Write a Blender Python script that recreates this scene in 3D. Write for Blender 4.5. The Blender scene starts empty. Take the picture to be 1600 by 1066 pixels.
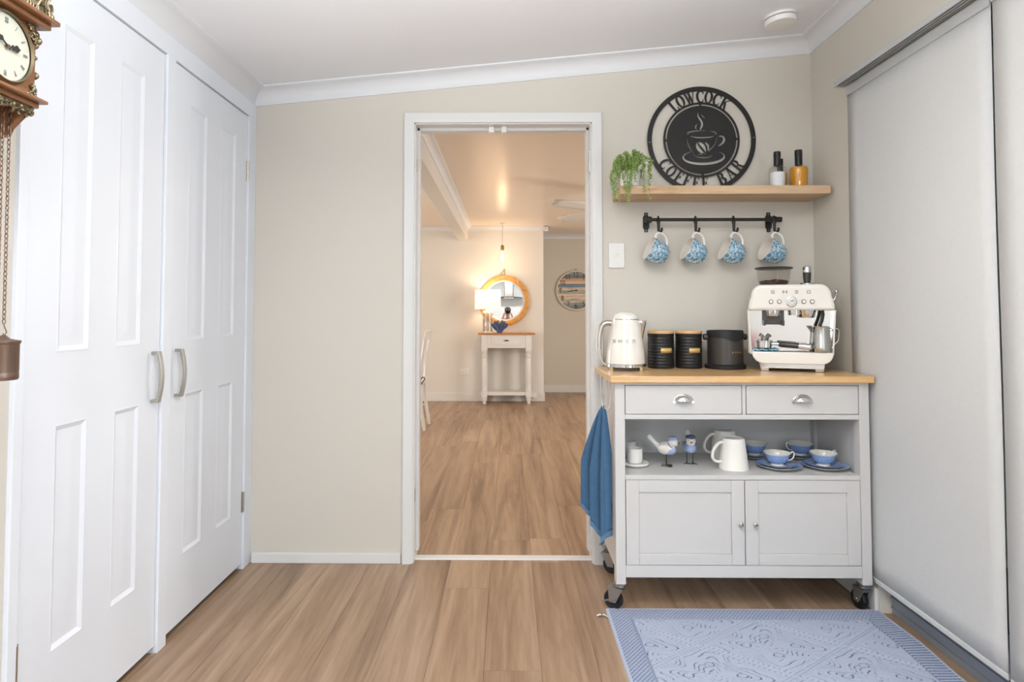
import bpy, bmesh, math, random
from mathutils import Vector, Matrix, noise
PI = math.pi
random.seed(7)
S = bpy.context.scene
COL = S.collection

# ------------------------------------------------------------------ camera
cam_d = bpy.data.cameras.new('camera')
cam = bpy.data.objects.new('camera', cam_d)
COL.objects.link(cam)
cam.location = (0, 0, 1.155)
cam.rotation_euler = (math.radians(90 + 2.033), 0, math.radians(0.586))
cam_d.sensor_width = 36
cam_d.lens = 971.5 * 36 / 1600
cam_d.shift_x = (800 - 783.44) / 1600
cam_d.shift_y = (452.83 - 533) / 1600
cam_d.clip_start = 0.02
S.camera = cam

# ------------------------------------------------------------------ world, light, exposure
S.view_settings.view_transform = 'Standard'
S.view_settings.look = 'None'
S.view_settings.gamma = 1
S.view_settings.use_curve_mapping = False
S.view_settings.exposure = 0.36
W = bpy.data.worlds.new('sky'); S.world = W
W.use_nodes = True
nt = W.node_tree
bg = nt.nodes['Background']
sky = nt.nodes.new('ShaderNodeTexSky')
sky.sky_type = 'HOSEK_WILKIE'
sky.sun_direction = (-0.4, -0.5, 0.75)
sky.turbidity = 4
nt.links.new(sky.outputs[0], bg.inputs[0])
bg.inputs[1].default_value = 0.35


def area(name, loc, direction, sx, sy, power, col):
    l = bpy.data.lights.new(name, 'AREA')
    l.shape = 'RECTANGLE'; l.size = sx; l.size_y = sy; l.energy = power; l.color = col
    o = bpy.data.objects.new(name, l); COL.objects.link(o)
    o.location = loc
    o.rotation_euler = Vector(direction).to_track_quat('-Z', 'Y').to_euler()
    return o


# daylight through the uncovered half of the sliding door, behind the camera on the right
area('daylight_sliding_door', (1.455, -0.8, 1.15), (-1, 0.12, 0.0), 1.75, 2.6, 50, (0.70, 0.86, 1.0))
# daylight through the kitchen window behind the camera on the left
area('daylight_kitchen_window', (-1.17, -1.7, 1.45), (1, 0.75, 0.0), 1.1, 1.5, 26, (0.70, 0.86, 1.0))
# added fill lights at the dining room's side walls, which have no windows
area('dining_fill_right', (2.92, 5.6, 1.35), (-1, 0.1, -0.1), 1.3, 2.4, 78, (1.0, 0.945, 0.865))
area('dining_fill_left', (-2.92, 5.4, 1.3), (1, 0.1, 0.0), 1.6, 2.4, 50, (1.0, 0.945, 0.865))
# flash on the photographer's camera, tilted up so that it bounces off the raked ceiling
fl = bpy.data.lights.new('camera_flash', 'SPOT'); fl.energy = 260; fl.color = (1.0, 0.99, 0.97)
fl.spot_size = math.radians(112); fl.spot_blend = 0.6; fl.shadow_soft_size = 0.04
flo = bpy.data.objects.new('camera_flash', fl); COL.objects.link(flo)
flo.location = (0, -0.08, 1.30)
flo.rotation_euler = Vector((-0.05, 0.45, 1)).to_track_quat('-Z', 'Y').to_euler()


# ------------------------------------------------------------------ materials
def lin(c):
    return tuple((v / 12.92 if v <= 0.04045 else ((v + 0.055) / 1.055) ** 2.4) for v in (x / 255 for x in c))


def mat(name, rgb, rough=0.5, metal=0.0, spec=0.5, coat=0.0, trans=0.0, ior=1.45, emit=None, estr=0.0,
        bump=0.0, bscale=200.0, bdetail=3.0, vary=0.0, vscale=4.0, alpha=1.0):
    m = bpy.data.materials.new(name); m.use_nodes = True
    t = m.node_tree; b = t.nodes['Principled BSDF']
    c = lin(rgb)
    b.inputs['Base Color'].default_value = (*c, 1)
    b.inputs['Roughness'].default_value = rough
    b.inputs['Metallic'].default_value = metal
    b.inputs['Specular IOR Level'].default_value = spec
    b.inputs['Coat Weight'].default_value = coat
    b.inputs['Coat Roughness'].default_value = 0.05
    b.inputs['Transmission Weight'].default_value = trans
    b.inputs['IOR'].default_value = ior
    b.inputs['Alpha'].default_value = alpha
    if emit:
        b.inputs['Emission Color'].default_value = (*lin(emit), 1)
        b.inputs['Emission Strength'].default_value = estr
    if bump or vary:
        tc = t.nodes.new('ShaderNodeTexCoord')
        if bump:
            n = t.nodes.new('ShaderNodeTexNoise'); n.inputs['Scale'].default_value = bscale
            n.inputs['Detail'].default_value = bdetail
            t.links.new(tc.outputs['Object'], n.inputs['Vector'])
            bp = t.nodes.new('ShaderNodeBump'); bp.inputs['Strength'].default_value = bump
            bp.inputs['Distance'].default_value = 0.002
            t.links.new(n.outputs['Fac'], bp.inputs['Height'])
            t.links.new(bp.outputs[0], b.inputs['Normal'])
        if vary:
            n2 = t.nodes.new('ShaderNodeTexNoise'); n2.inputs['Scale'].default_value = vscale
            n2.inputs['Detail'].default_value = 4
            t.links.new(tc.outputs['Object'], n2.inputs['Vector'])
            r = t.nodes.new('ShaderNodeMapRange')
            r.inputs[3].default_value = 1 - vary; r.inputs[4].default_value = 1 + vary
            t.links.new(n2.outputs['Fac'], r.inputs[0])
            mx = t.nodes.new('ShaderNodeVectorMath'); mx.operation = 'SCALE'
            mx.inputs[0].default_value = c
            t.links.new(r.outputs[0], mx.inputs['Scale'])
            t.links.new(mx.outputs[0], b.inputs['Base Color'])
    return m


def ramp(t, stops):
    r = t.nodes.new('ShaderNodeValToRGB')
    e = r.color_ramp.elements
    while len(e) > 1:
        e.remove(e[-1])
    e[0].position = stops[0][0]; e[0].color = (*lin(stops[0][1]), 1)
    for p, c in stops[1:]:
        k = e.new(p); k.color = (*lin(c), 1)
    return r


def wood(name, stops, scale=(60, 3, 60), rough=0.45, fine=1.0, rnd=True, coat=0.0, coords='Object', tint=0.12):
    """grain stretched along the axis with the small scale"""
    m = bpy.data.materials.new(name); m.use_nodes = True
    t = m.node_tree; b = t.nodes['Principled BSDF']
    b.inputs['Roughness'].default_value = rough
    b.inputs['Coat Weight'].default_value = coat
    if coords == 'World':
        g = t.nodes.new('ShaderNodeNewGeometry'); src = g.outputs['Position']
    else:
        g = t.nodes.new('ShaderNodeTexCoord'); src = g.outputs['Object']
    oi = t.nodes.new('ShaderNodeObjectInfo')
    sc = t.nodes.new('ShaderNodeVectorMath'); sc.operation = 'SCALE'
    cb = t.nodes.new('ShaderNodeCombineXYZ')
    for k in range(3):
        t.links.new(oi.outputs['Random'], cb.inputs[k])
    t.links.new(cb.outputs[0], sc.inputs[0]); sc.inputs['Scale'].default_value = 37.0 if rnd else 0.0
    ad = t.nodes.new('ShaderNodeVectorMath'); ad.operation = 'ADD'
    t.links.new(src, ad.inputs[0]); t.links.new(sc.outputs[0], ad.inputs[1])
    mp = t.nodes.new('ShaderNodeMapping'); mp.inputs['Scale'].default_value = scale
    t.links.new(ad.outputs[0], mp.inputs['Vector'])
    n = t.nodes.new('ShaderNodeTexNoise'); n.inputs['Scale'].default_value = 0.35
    n.inputs['Detail'].default_value = 6; n.inputs['Roughness'].default_value = 0.62; n.inputs['Distortion'].default_value = 1.1
    t.links.new(mp.outputs[0], n.inputs['Vector'])
    n2 = t.nodes.new('ShaderNodeTexNoise'); n2.inputs['Scale'].default_value = 2.2
    n2.inputs['Detail'].default_value = 4; n2.inputs['Roughness'].default_value = 0.7
    t.links.new(mp.outputs[0], n2.inputs['Vector'])
    mx = t.nodes.new('ShaderNodeMath'); mx.operation = 'MULTIPLY_ADD'
    t.links.new(n2.outputs['Fac'], mx.inputs[0]); mx.inputs[1].default_value = 0.35 * fine
    t.links.new(n.outputs['Fac'], mx.inputs[2])
    s2 = t.nodes.new('ShaderNodeMath'); s2.operation = 'SUBTRACT'
    t.links.new(mx.outputs[0], s2.inputs[0]); s2.inputs[1].default_value = 0.17 * fine
    rp = ramp(t, stops)
    t.links.new(s2.outputs[0], rp.inputs[0])
    hs = t.nodes.new('ShaderNodeHueSaturation')
    rv = t.nodes.new('ShaderNodeMapRange'); rv.inputs[3].default_value = 1 - tint; rv.inputs[4].default_value = 1 + tint
    t.links.new(oi.outputs['Random'], rv.inputs[0])
    if rnd:
        t.links.new(rv.outputs[0], hs.inputs['Value'])
    t.links.new(rp.outputs[0], hs.inputs['Color'])
    t.links.new(hs.outputs[0], b.inputs['Base Color'])
    bp = t.nodes.new('ShaderNodeBump'); bp.inputs['Strength'].default_value = 0.12; bp.inputs['Distance'].default_value = 0.001
    t.links.new(n2.outputs['Fac'], bp.inputs['Height']); t.links.new(bp.outputs[0], b.inputs['Normal'])
    return m


def pattern(name, base, cols, scale, rough=0.25, coat=0.4, kind='voronoi', lo=0.35, hi=0.6):
    m = bpy.data.materials.new(name); m.use_nodes = True
    t = m.node_tree; b = t.nodes['Principled BSDF']
    b.inputs['Roughness'].default_value = rough; b.inputs['Coat Weight'].default_value = coat
    tc = t.nodes.new('ShaderNodeTexCoord')
    n = t.nodes.new('ShaderNodeTexNoise'); n.inputs['Scale'].default_value = scale; n.inputs['Detail'].default_value = 5
    n.inputs['Roughness'].default_value = 0.65; n.inputs['Distortion'].default_value = 1.6
    t.links.new(tc.outputs['Object'], n.inputs['Vector'])
    rp = ramp(t, [(lo, cols[0])] + [(lo + (hi - lo) * (i + 1) / (len(cols)), c) for i, c in enumerate(cols[1:])] + [(hi, base)])
    t.links.new(n.outputs['Fac'], rp.inputs[0]); t.links.new(rp.outputs[0], b.inputs['Base Color'])
    return m


def glass(name, tint=(1, 1, 1), refl=0.10, rough=0.02):
    """thin clear glass: see-through with a fresnel-weighted gloss"""
    m = bpy.data.materials.new(name); m.use_nodes = True
    t = m.node_tree; t.nodes.remove(t.nodes['Principled BSDF'])
    o = t.nodes['Material Output']
    tr = t.nodes.new('ShaderNodeBsdfTransparent'); tr.inputs[0].default_value = (*tint, 1)
    gl = t.nodes.new('ShaderNodeBsdfGlossy'); gl.inputs['Roughness'].default_value = rough
    fr = t.nodes.new('ShaderNodeLayerWeight'); fr.inputs['Blend'].default_value = 0.5
    pw = t.nodes.new('ShaderNodeMath'); pw.operation = 'POWER'; pw.inputs[1].default_value = 4.0
    t.links.new(fr.outputs['Facing'], pw.inputs[0])
    ad = t.nodes.new('ShaderNodeMath'); ad.operation = 'MULTIPLY_ADD'; ad.inputs[1].default_value = 0.45; ad.inputs[2].default_value = 0.02 + refl * 0.2
    t.links.new(pw.outputs[0], ad.inputs[0])
    mx = t.nodes.new('ShaderNodeMixShader')
    t.links.new(ad.outputs[0], mx.inputs[0]); t.links.new(tr.outputs[0], mx.inputs[1]); t.links.new(gl.outputs[0], mx.inputs[2])
    t.links.new(mx.outputs[0], o.inputs[0])
    return m


M = {}
M['wall'] = mat('wall_paint', (211, 205, 194), 0.55, bump=0.05, bscale=260)
M['wall_far'] = mat('wall_paint_dining', (219, 216, 211), 0.6, bump=0.04, bscale=260)
M['ceil'] = mat('ceiling_paint', (230, 231, 234), 0.7)
M['ceil_far'] = mat('ceiling_gloss_paint', (232, 218, 202), 0.28, bump=0.02, bscale=6)
M['gloss'] = mat('gloss_white_paint', (222, 221, 219), 0.32)
M['door'] = mat('door_white_paint', (230, 234, 241), 0.38, bump=0.10, bscale=90)
M['cornice'] = mat('cornice_white', (222, 223, 226), 0.55)
M['white'] = mat('satin_white', (207, 205, 203), 0.38)
M['cream'] = mat('appliance_enamel', (236, 232, 224), 0.14, coat=0.6)
M['plastic'] = mat('white_plastic', (232, 230, 226), 0.35)
M['chrome'] = mat('chrome', (225, 225, 225), 0.08, 1.0)
M['steel'] = mat('brushed_steel', (196, 194, 190), 0.26, 1.0)
M['nickel'] = mat('satin_nickel', (190, 186, 178), 0.30, 1.0)
M['alu'] = mat('silver_track', (196, 198, 199), 0.42, 0.15)
M['sill'] = mat('grey_sill', (150, 156, 166), 0.4, 0.3)
M['alu_d'] = mat('dark_channel', (62, 62, 60), 0.5)
M['black'] = mat('black_metal', (34, 32, 31), 0.45)
M['blackp'] = mat('black_plastic', (30, 30, 31), 0.38)
M['graph'] = mat('graphite', (78, 74, 70), 0.33, 0.55)
M['rubber'] = mat('black_rubber', (26, 27, 28), 0.55)
M['zinc'] = mat('zinc_plate', (176, 180, 182), 0.3, 0.9)
M['brass'] = mat('antique_brass', (150, 138, 112), 0.38, 0.9, bump=0.3, bscale=60)
M['weight'] = mat('aged_brass', (140, 118, 104), 0.42, 0.85, bump=0.2, bscale=120)
M['gold'] = mat('gold_plate', (226, 194, 124), 0.34, 0.6)
M['dial'] = mat('ivory_dial', (220, 219, 204), 0.35)
M['china'] = mat('white_china', (236, 233, 226), 0.2, coat=0.5)
M['matte_china'] = mat('matte_white_ceramic', (236, 234, 228), 0.5)
M['cup_in'] = mat('cup_inside_white', (232, 224, 214), 0.3, coat=0.3)
M['blueprint'] = pattern('blue_floral_transfer', (214, 224, 226), [(60, 112, 152), (98, 148, 182), (150, 186, 204)], 55, lo=0.36, hi=0.60)
M['blueglaze'] = pattern('blue_glaze', (138, 168, 216), [(214, 224, 238), (176, 198, 230), (128, 160, 212)], 90, lo=0.30, hi=0.5)
M['bluesaucer'] = pattern('blue_saucer_glaze', (150, 176, 220), [(206, 216, 232), (150, 176, 216), (104, 134, 190)], 70, lo=0.32, hi=0.55)
M['amber'] = mat('amber_syrup', (214, 148, 20), 0.08, coat=0.6)
M['salt'] = mat('white_powder', (226, 226, 226), 0.9)
M['glass'] = glass('clear_glass', (0.985, 0.99, 0.99))
M['smoke'] = glass('smoked_glass', (0.87, 0.85, 0.83), 0.15)
M['bean'] = mat('coffee_beans', (66, 38, 26), 0.4, bump=0.8, bscale=160)
M['mirror'] = mat('mirror_silver', (238, 240, 240), 0.0, 1.0)
M['leaf'] = mat('succulent_green', (140, 166, 84), 0.5, vary=0.35, vscale=40)
M['towel'] = mat('blue_towel', (70, 106, 140), 0.95, bump=0.9, bscale=420, vary=0.14, vscale=60)
M['hem'] = mat('towel_hem', (92, 126, 158), 0.9, bump=0.5, bscale=300)
M['blind'] = mat('blind_fabric', (210, 211, 211), 0.85, bump=0.35, bscale=110, vary=0.025, vscale=50)
M['coral'] = mat('navy_coral', (74, 92, 132), 0.5, vary=0.35, vscale=40)
M['birdw'] = mat('bird_white', (232, 228, 222), 0.55)
M['birdb'] = mat('bird_blue', (160, 176, 214), 0.5)
M['birdn'] = mat('bird_navy', (86, 94, 122), 0.5)
M['wire'] = mat('dark_wire', (62, 50, 42), 0.5, 0.4)
M['beak'] = mat('beak_brown', (160, 98, 68), 0.5)
M['rope'] = mat('rope', (150, 122, 92), 0.9)
M['clock_wood'] = wood('clock_walnut', [(0.3, (98, 62, 38)), (0.5, (140, 94, 60)), (0.7, (166, 118, 80))], (40, 6, 40), 0.35, rnd=False, coat=0.2)
M['oak'] = wood('oak_shelf', [(0.3, (176, 142, 106)), (0.5, (202, 170, 134)), (0.7, (218, 190, 156))], (5, 70, 70), 0.5, rnd=False)
M['bench'] = wood('cart_top_timber', [(0.3, (206, 160, 104)), (0.5, (226, 184, 128)), (0.7, (236, 200, 150))], (4, 60, 60), 0.28, rnd=False, coat=0.25)
M['bamboo'] = wood('bamboo_lid', [(0.3, (196, 152, 100)), (0.6, (220, 180, 128))], (20, 80, 80), 0.45, rnd=False)
M['honey'] = wood('honey_timber', [(0.3, (156, 98, 44)), (0.5, (184, 124, 64)), (0.7, (204, 146, 84))], (6, 60, 60), 0.4, rnd=False)
M['mirror_wood'] = wood('mirror_frame_timber', [(0.3, (184, 128, 62)), (0.5, (208, 154, 88)), (0.7, (222, 174, 110))], (30, 30, 30), 0.45, rnd=False)
M['plank'] = wood('floor_oak', [(0.26, (112, 88, 68)), (0.43, (150, 122, 98)), (0.58, (172, 144, 118)), (0.78, (192, 167, 142))], (24, 1.3, 24), 0.36, coords='World', tint=0.07)
M['joint'] = mat('floor_joint', (96, 76, 58), 0.7)


# ------------------------------------------------------------------ mesh helpers
class MB:
    """collects shapes; build() links them as ONE mesh object"""

    def __init__(s):
        s.v = []; s.f = []; s.m = []; s.slot = 0

    def add(s, vs, fs):
        o = len(s.v); s.v += [tuple(p) for p in vs]
        s.f += [tuple(o + i for i in q) for q in fs]; s.m += [s.slot] * len(fs)
        return s

    def box(s, x0, x1, y0, y1, z0, z1):
        return s.add([(x0, y0, z0), (x1, y0, z0), (x1, y1, z0), (x0, y1, z0), (x0, y0, z1), (x1, y0, z1), (x1, y1, z1), (x0, y1, z1)],
                     [(0, 3, 2, 1), (4, 5, 6, 7), (0, 1, 5, 4), (1, 2, 6, 5), (2, 3, 7, 6), (3, 0, 4, 7)])

    def hexa(s, lo, hi):
        """lo, hi: four corners each, counter-clockwise seen from above"""
        return s.add(list(lo) + list(hi), [(0, 3, 2, 1), (4, 5, 6, 7), (0, 1, 5, 4), (1, 2, 6, 5), (2, 3, 7, 6), (3, 0, 4, 7)])

    def prism(s, poly, axis, a, b):
        """poly of 2-D points extruded along axis from a to b"""
        def P(p, t):
            return {'x': (t, p[0], p[1]), 'y': (p[0], t, p[1]), 'z': (p[0], p[1], t)}[axis]
        n = len(poly)
        vs = [P(p, a) for p in poly] + [P(p, b) for p in poly]
        fs = [tuple(range(n - 1, -1, -1)), tuple(range(n, 2 * n))] + [(i, (i + 1) % n, n + (i + 1) % n, n + i) for i in range(n)]
        return s.add(vs, fs)

    def lathe(s, prof, n=32, c=(0, 0, 0), axis='z', capb=True, capt=True, ang=(0, 2 * PI)):
        full = abs(ang[1] - ang[0] - 2 * PI) < 1e-6
        vs = []; fs = []
        k = n if full else n + 1
        for r, z in prof:
            for i in range(k):
                a = ang[0] + (ang[1] - ang[0]) * i / n
                x, y = r * math.cos(a), r * math.sin(a)
                p = {'z': (x, y, z), 'y': (x, z, y), 'x': (z, x, y)}[axis]
                vs.append((p[0] + c[0], p[1] + c[1], p[2] + c[2]))
        for j in range(len(prof) - 1):
            for i in range(n):
                i2 = (i + 1) % k
                fs.append((j * k + i, j * k + i2, (j + 1) * k + i2, (j + 1) * k + i))
        if capb and prof[0][0] > 1e-6:
            fs.append(tuple(range(k - 1, -1, -1)))
        if capt and prof[-1][0] > 1e-6:
            fs.append(tuple((len(prof) - 1) * k + i for i in range(k)))
        return s.add(vs, fs)

    def tube(s, pts, r, n=10, cap=True, closed=False, flat=1.0):
        pts = [Vector(p) for p in pts]
        N = len(pts); rr = r if isinstance(r, (list, tuple)) else [r] * N
        vs = []; fs = []
        up = None
        for i, p in enumerate(pts):
            if closed:
                d = (pts[(i + 1) % N] - pts[i - 1])
            else:
                d = pts[min(i + 1, N - 1)] - pts[max(i - 1, 0)]
            d.normalize()
            if up is None:
                up = Vector((0, 0, 1)) if abs(d.z) < 0.9 else Vector((1, 0, 0))
            u = up - d * up.dot(d)
            if u.length < 1e-6:
                u = d.orthogonal()
            u.normalize(); up = u
            w = d.cross(u)
            for k in range(n):
                a = 2 * PI * k / n
                vs.append(p + u * math.cos(a) * rr[i] + w * math.sin(a) * rr[i] * flat)
        L = N if closed else N - 1
        for i in range(L):
            j = (i + 1) % N
            for k in range(n):
                k2 = (k + 1) % n
                fs.append((i * n + k, i * n + k2, j * n + k2, j * n + k))
        if cap and not closed:
            fs.append(tuple(range(n - 1, -1, -1))); fs.append(tuple((N - 1) * n + k for k in range(n)))
        return s.add(vs, fs)

    def ball(s, c, r, n=12, sq=(1, 1, 1)):
        prof = [(max(1e-7, math.sin(PI * i / n)) * r, -math.cos(PI * i / n) * r) for i in range(n + 1)]
        o = len(s.v)
        s.lathe(prof, n * 2, (0, 0, 0), capb=False, capt=False)
        for i in range(o, len(s.v)):
            x, y, z = s.v[i]
            s.v[i] = (x * sq[0] + c[0], y * sq[1] + c[1], z * sq[2] + c[2])
        return s

    def sheet(s, rows, thick=0.0):
        """rows of points -> grid"""
        R = len(rows); C = len(rows[0])
        return s.add([p for r in rows for p in r], [(i * C + j, i * C + j + 1, (i + 1) * C + j + 1, (i + 1) * C + j) for i in range(R - 1) for j in range(C - 1)])

    def xform(s, mtx, start=0):
        for i in range(start, len(s.v)):
            s.v[i] = tuple(mtx @ Vector(s.v[i]))
        return s

    def build(s, name, m, parent=None, smooth=True, bevel=0.0, seg=2, angle=40, org=None, solid=0.0, sub=0):
        me = bpy.data.meshes.new(name)
        vs = s.v
        if org is not None:
            vs = [(p[0] - org[0], p[1] - org[1], p[2] - org[2]) for p in vs]
        me.from_pydata(vs, [], s.f)
        bm = bmesh.new(); bm.from_mesh(me)
        bmesh.ops.remove_doubles(bm, verts=bm.verts, dist=1e-6)
        bmesh.ops.recalc_face_normals(bm, faces=bm.faces)
        bm.to_mesh(me); bm.free()
        ms = m if isinstance(m, (list, tuple)) else [m]
        for q in ms:
            me.materials.append(M[q] if isinstance(q, str) else q)
        if len(ms) > 1 and len(me.polygons) == len(s.m):
            me.polygons.foreach_set('material_index', s.m)
        if smooth:
            me.polygons.foreach_set('use_smooth', [True] * len(me.polygons))
            me.set_sharp_from_angle(angle=math.radians(angle))
        o = bpy.data.objects.new(name, me); COL.objects.link(o)
        if parent:
            o.parent = parent
        if solid:
            md = o.modifiers.new('solid', 'SOLIDIFY'); md.thickness = solid; md.offset = 0
        if sub:
            md = o.modifiers.new('sub', 'SUBSURF'); md.levels = sub; md.render_levels = sub
        if bevel:
            md = o.modifiers.new('bevel', 'BEVEL'); md.width = bevel; md.segments = seg
            md.limit_method = 'ANGLE'; md.angle_limit = math.radians(35)
        return o


def thing(name, label, cat, loc=(0, 0, 0), rz=0.0, group=None):
    o = bpy.data.objects.new(name, None); COL.objects.link(o)
    o.empty_display_size = 0.05
    o.location = loc; o.rotation_euler = (0, 0, rz)
    return tag(o, label, cat, group)


def tag(o, label, cat, group=None):
    o['label'] = label; o['category'] = cat
    if group:
        o['group'] = group
    return o


def struct(o, label=None):
    o['kind'] = 'structure'
    if label:
        o['label'] = label
    return o


def one(mb, name, m, label, cat, loc=None, group=None, **k):
    """a thing that is one mesh; mb in world coordinates, origin moved to loc"""
    o = mb.build(name, m, org=loc, **k)
    if loc is not None:
        o.location = loc
    return tag(o, label, cat, group)


def dup(root, loc, rz=None, label=None):
    r = root.copy(); COL.objects.link(r); r.location = loc
    if rz is not None:
        r.rotation_euler = (root.rotation_euler[0], root.rotation_euler[1], rz)
    if label:
        r['label'] = label
    for ch in list(root.children):
        c = ch.copy(); COL.objects.link(c); c.parent = r
        for g in list(ch.children):
            d = g.copy(); COL.objects.link(d); d.parent = c
    return r


def rrect(x0, x1, z0, z1, r, n=6, corners=(1, 1, 1, 1)):
    """rounded rectangle, counter-clockwise; corners: bl, br, tr, tl"""
    out = []
    for (cx, cz, a0, on) in ((x0 + r, z0 + r, PI, corners[0]), (x1 - r, z0 + r, 1.5 * PI, corners[1]), (x1 - r, z1 - r, 0, corners[2]), (x0 + r, z1 - r, 0.5 * PI, corners[3])):
        if on:
            out += [(cx + r * math.cos(a0 + 0.5 * PI * i / n), cz + r * math.sin(a0 + 0.5 * PI * i / n)) for i in range(n + 1)]
        else:
            out.append((cx + r * (1 if math.cos(a0 + 0.25 * PI) > 0 else -1), cz + r * (1 if math.sin(a0 + 0.25 * PI) > 0 else -1)))
    return out


def stroke_poly(pts, w):
    """outline polygon of a 2-D polyline; w a number or one width per point"""
    n = len(pts); ws = w if isinstance(w, (list, tuple)) else [w] * n
    L = []; R = []
    for i in range(n):
        a = pts[max(0, i - 1)]; b = pts[min(n - 1, i + 1)]
        dx, dy = b[0] - a[0], b[1] - a[1]; l = math.hypot(dx, dy) or 1e-9
        nx, ny = -dy / l, dx / l
        L.append((pts[i][0] + nx * ws[i] / 2, pts[i][1] + ny * ws[i] / 2)); R.append((pts[i][0] - nx * ws[i] / 2, pts[i][1] - ny * ws[i] / 2))
    return L + R[::-1]


def arc2(cx, cy, rx, ry, a0, a1, n=16):
    return [(cx + rx * math.cos(math.radians(a0 + (a1 - a0) * i / n)), cy + ry * math.sin(math.radians(a0 + (a1 - a0) * i / n))) for i in range(n + 1)]


def flat_shape(loops, depth):
    """outer loops with holes -> list of verts and faces of a plate in the XZ plane, front at y=0, back at y=depth"""
    cu = bpy.data.curves.new('tmp', 'CURVE'); cu.dimensions = '2D'; cu.fill_mode = 'BOTH'; cu.extrude = depth / 2
    for lp in loops:
        sp = cu.splines.new('POLY'); sp.points.add(len(lp) - 1)
        for i, p in enumerate(lp):
            sp.points[i].co = (p[0], p[1], 0, 1)
        sp.use_cyclic_u = True
    ob = bpy.data.objects.new('tmp', cu); COL.objects.link(ob)
    dg = bpy.context.evaluated_depsgraph_get()
    me = bpy.data.meshes.new_from_object(ob.evaluated_get(dg))
    vs = [(v.co.x, depth / 2 - v.co.z, v.co.y) for v in me.vertices]
    fs = [tuple(p.vertices) for p in me.polygons]
    bpy.data.objects.remove(ob); bpy.data.curves.remove(cu); bpy.data.meshes.remove(me)
    return vs, fs


# stroke letters in a box of height 1: list of (polyline, width); thick and thin strokes with serifs
TK, TN, SF = 0.17, 0.06, 0.05


def serif(x, y, w):
    return ([(x - w / 2, y), (x + w / 2, y)], SF)


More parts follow.
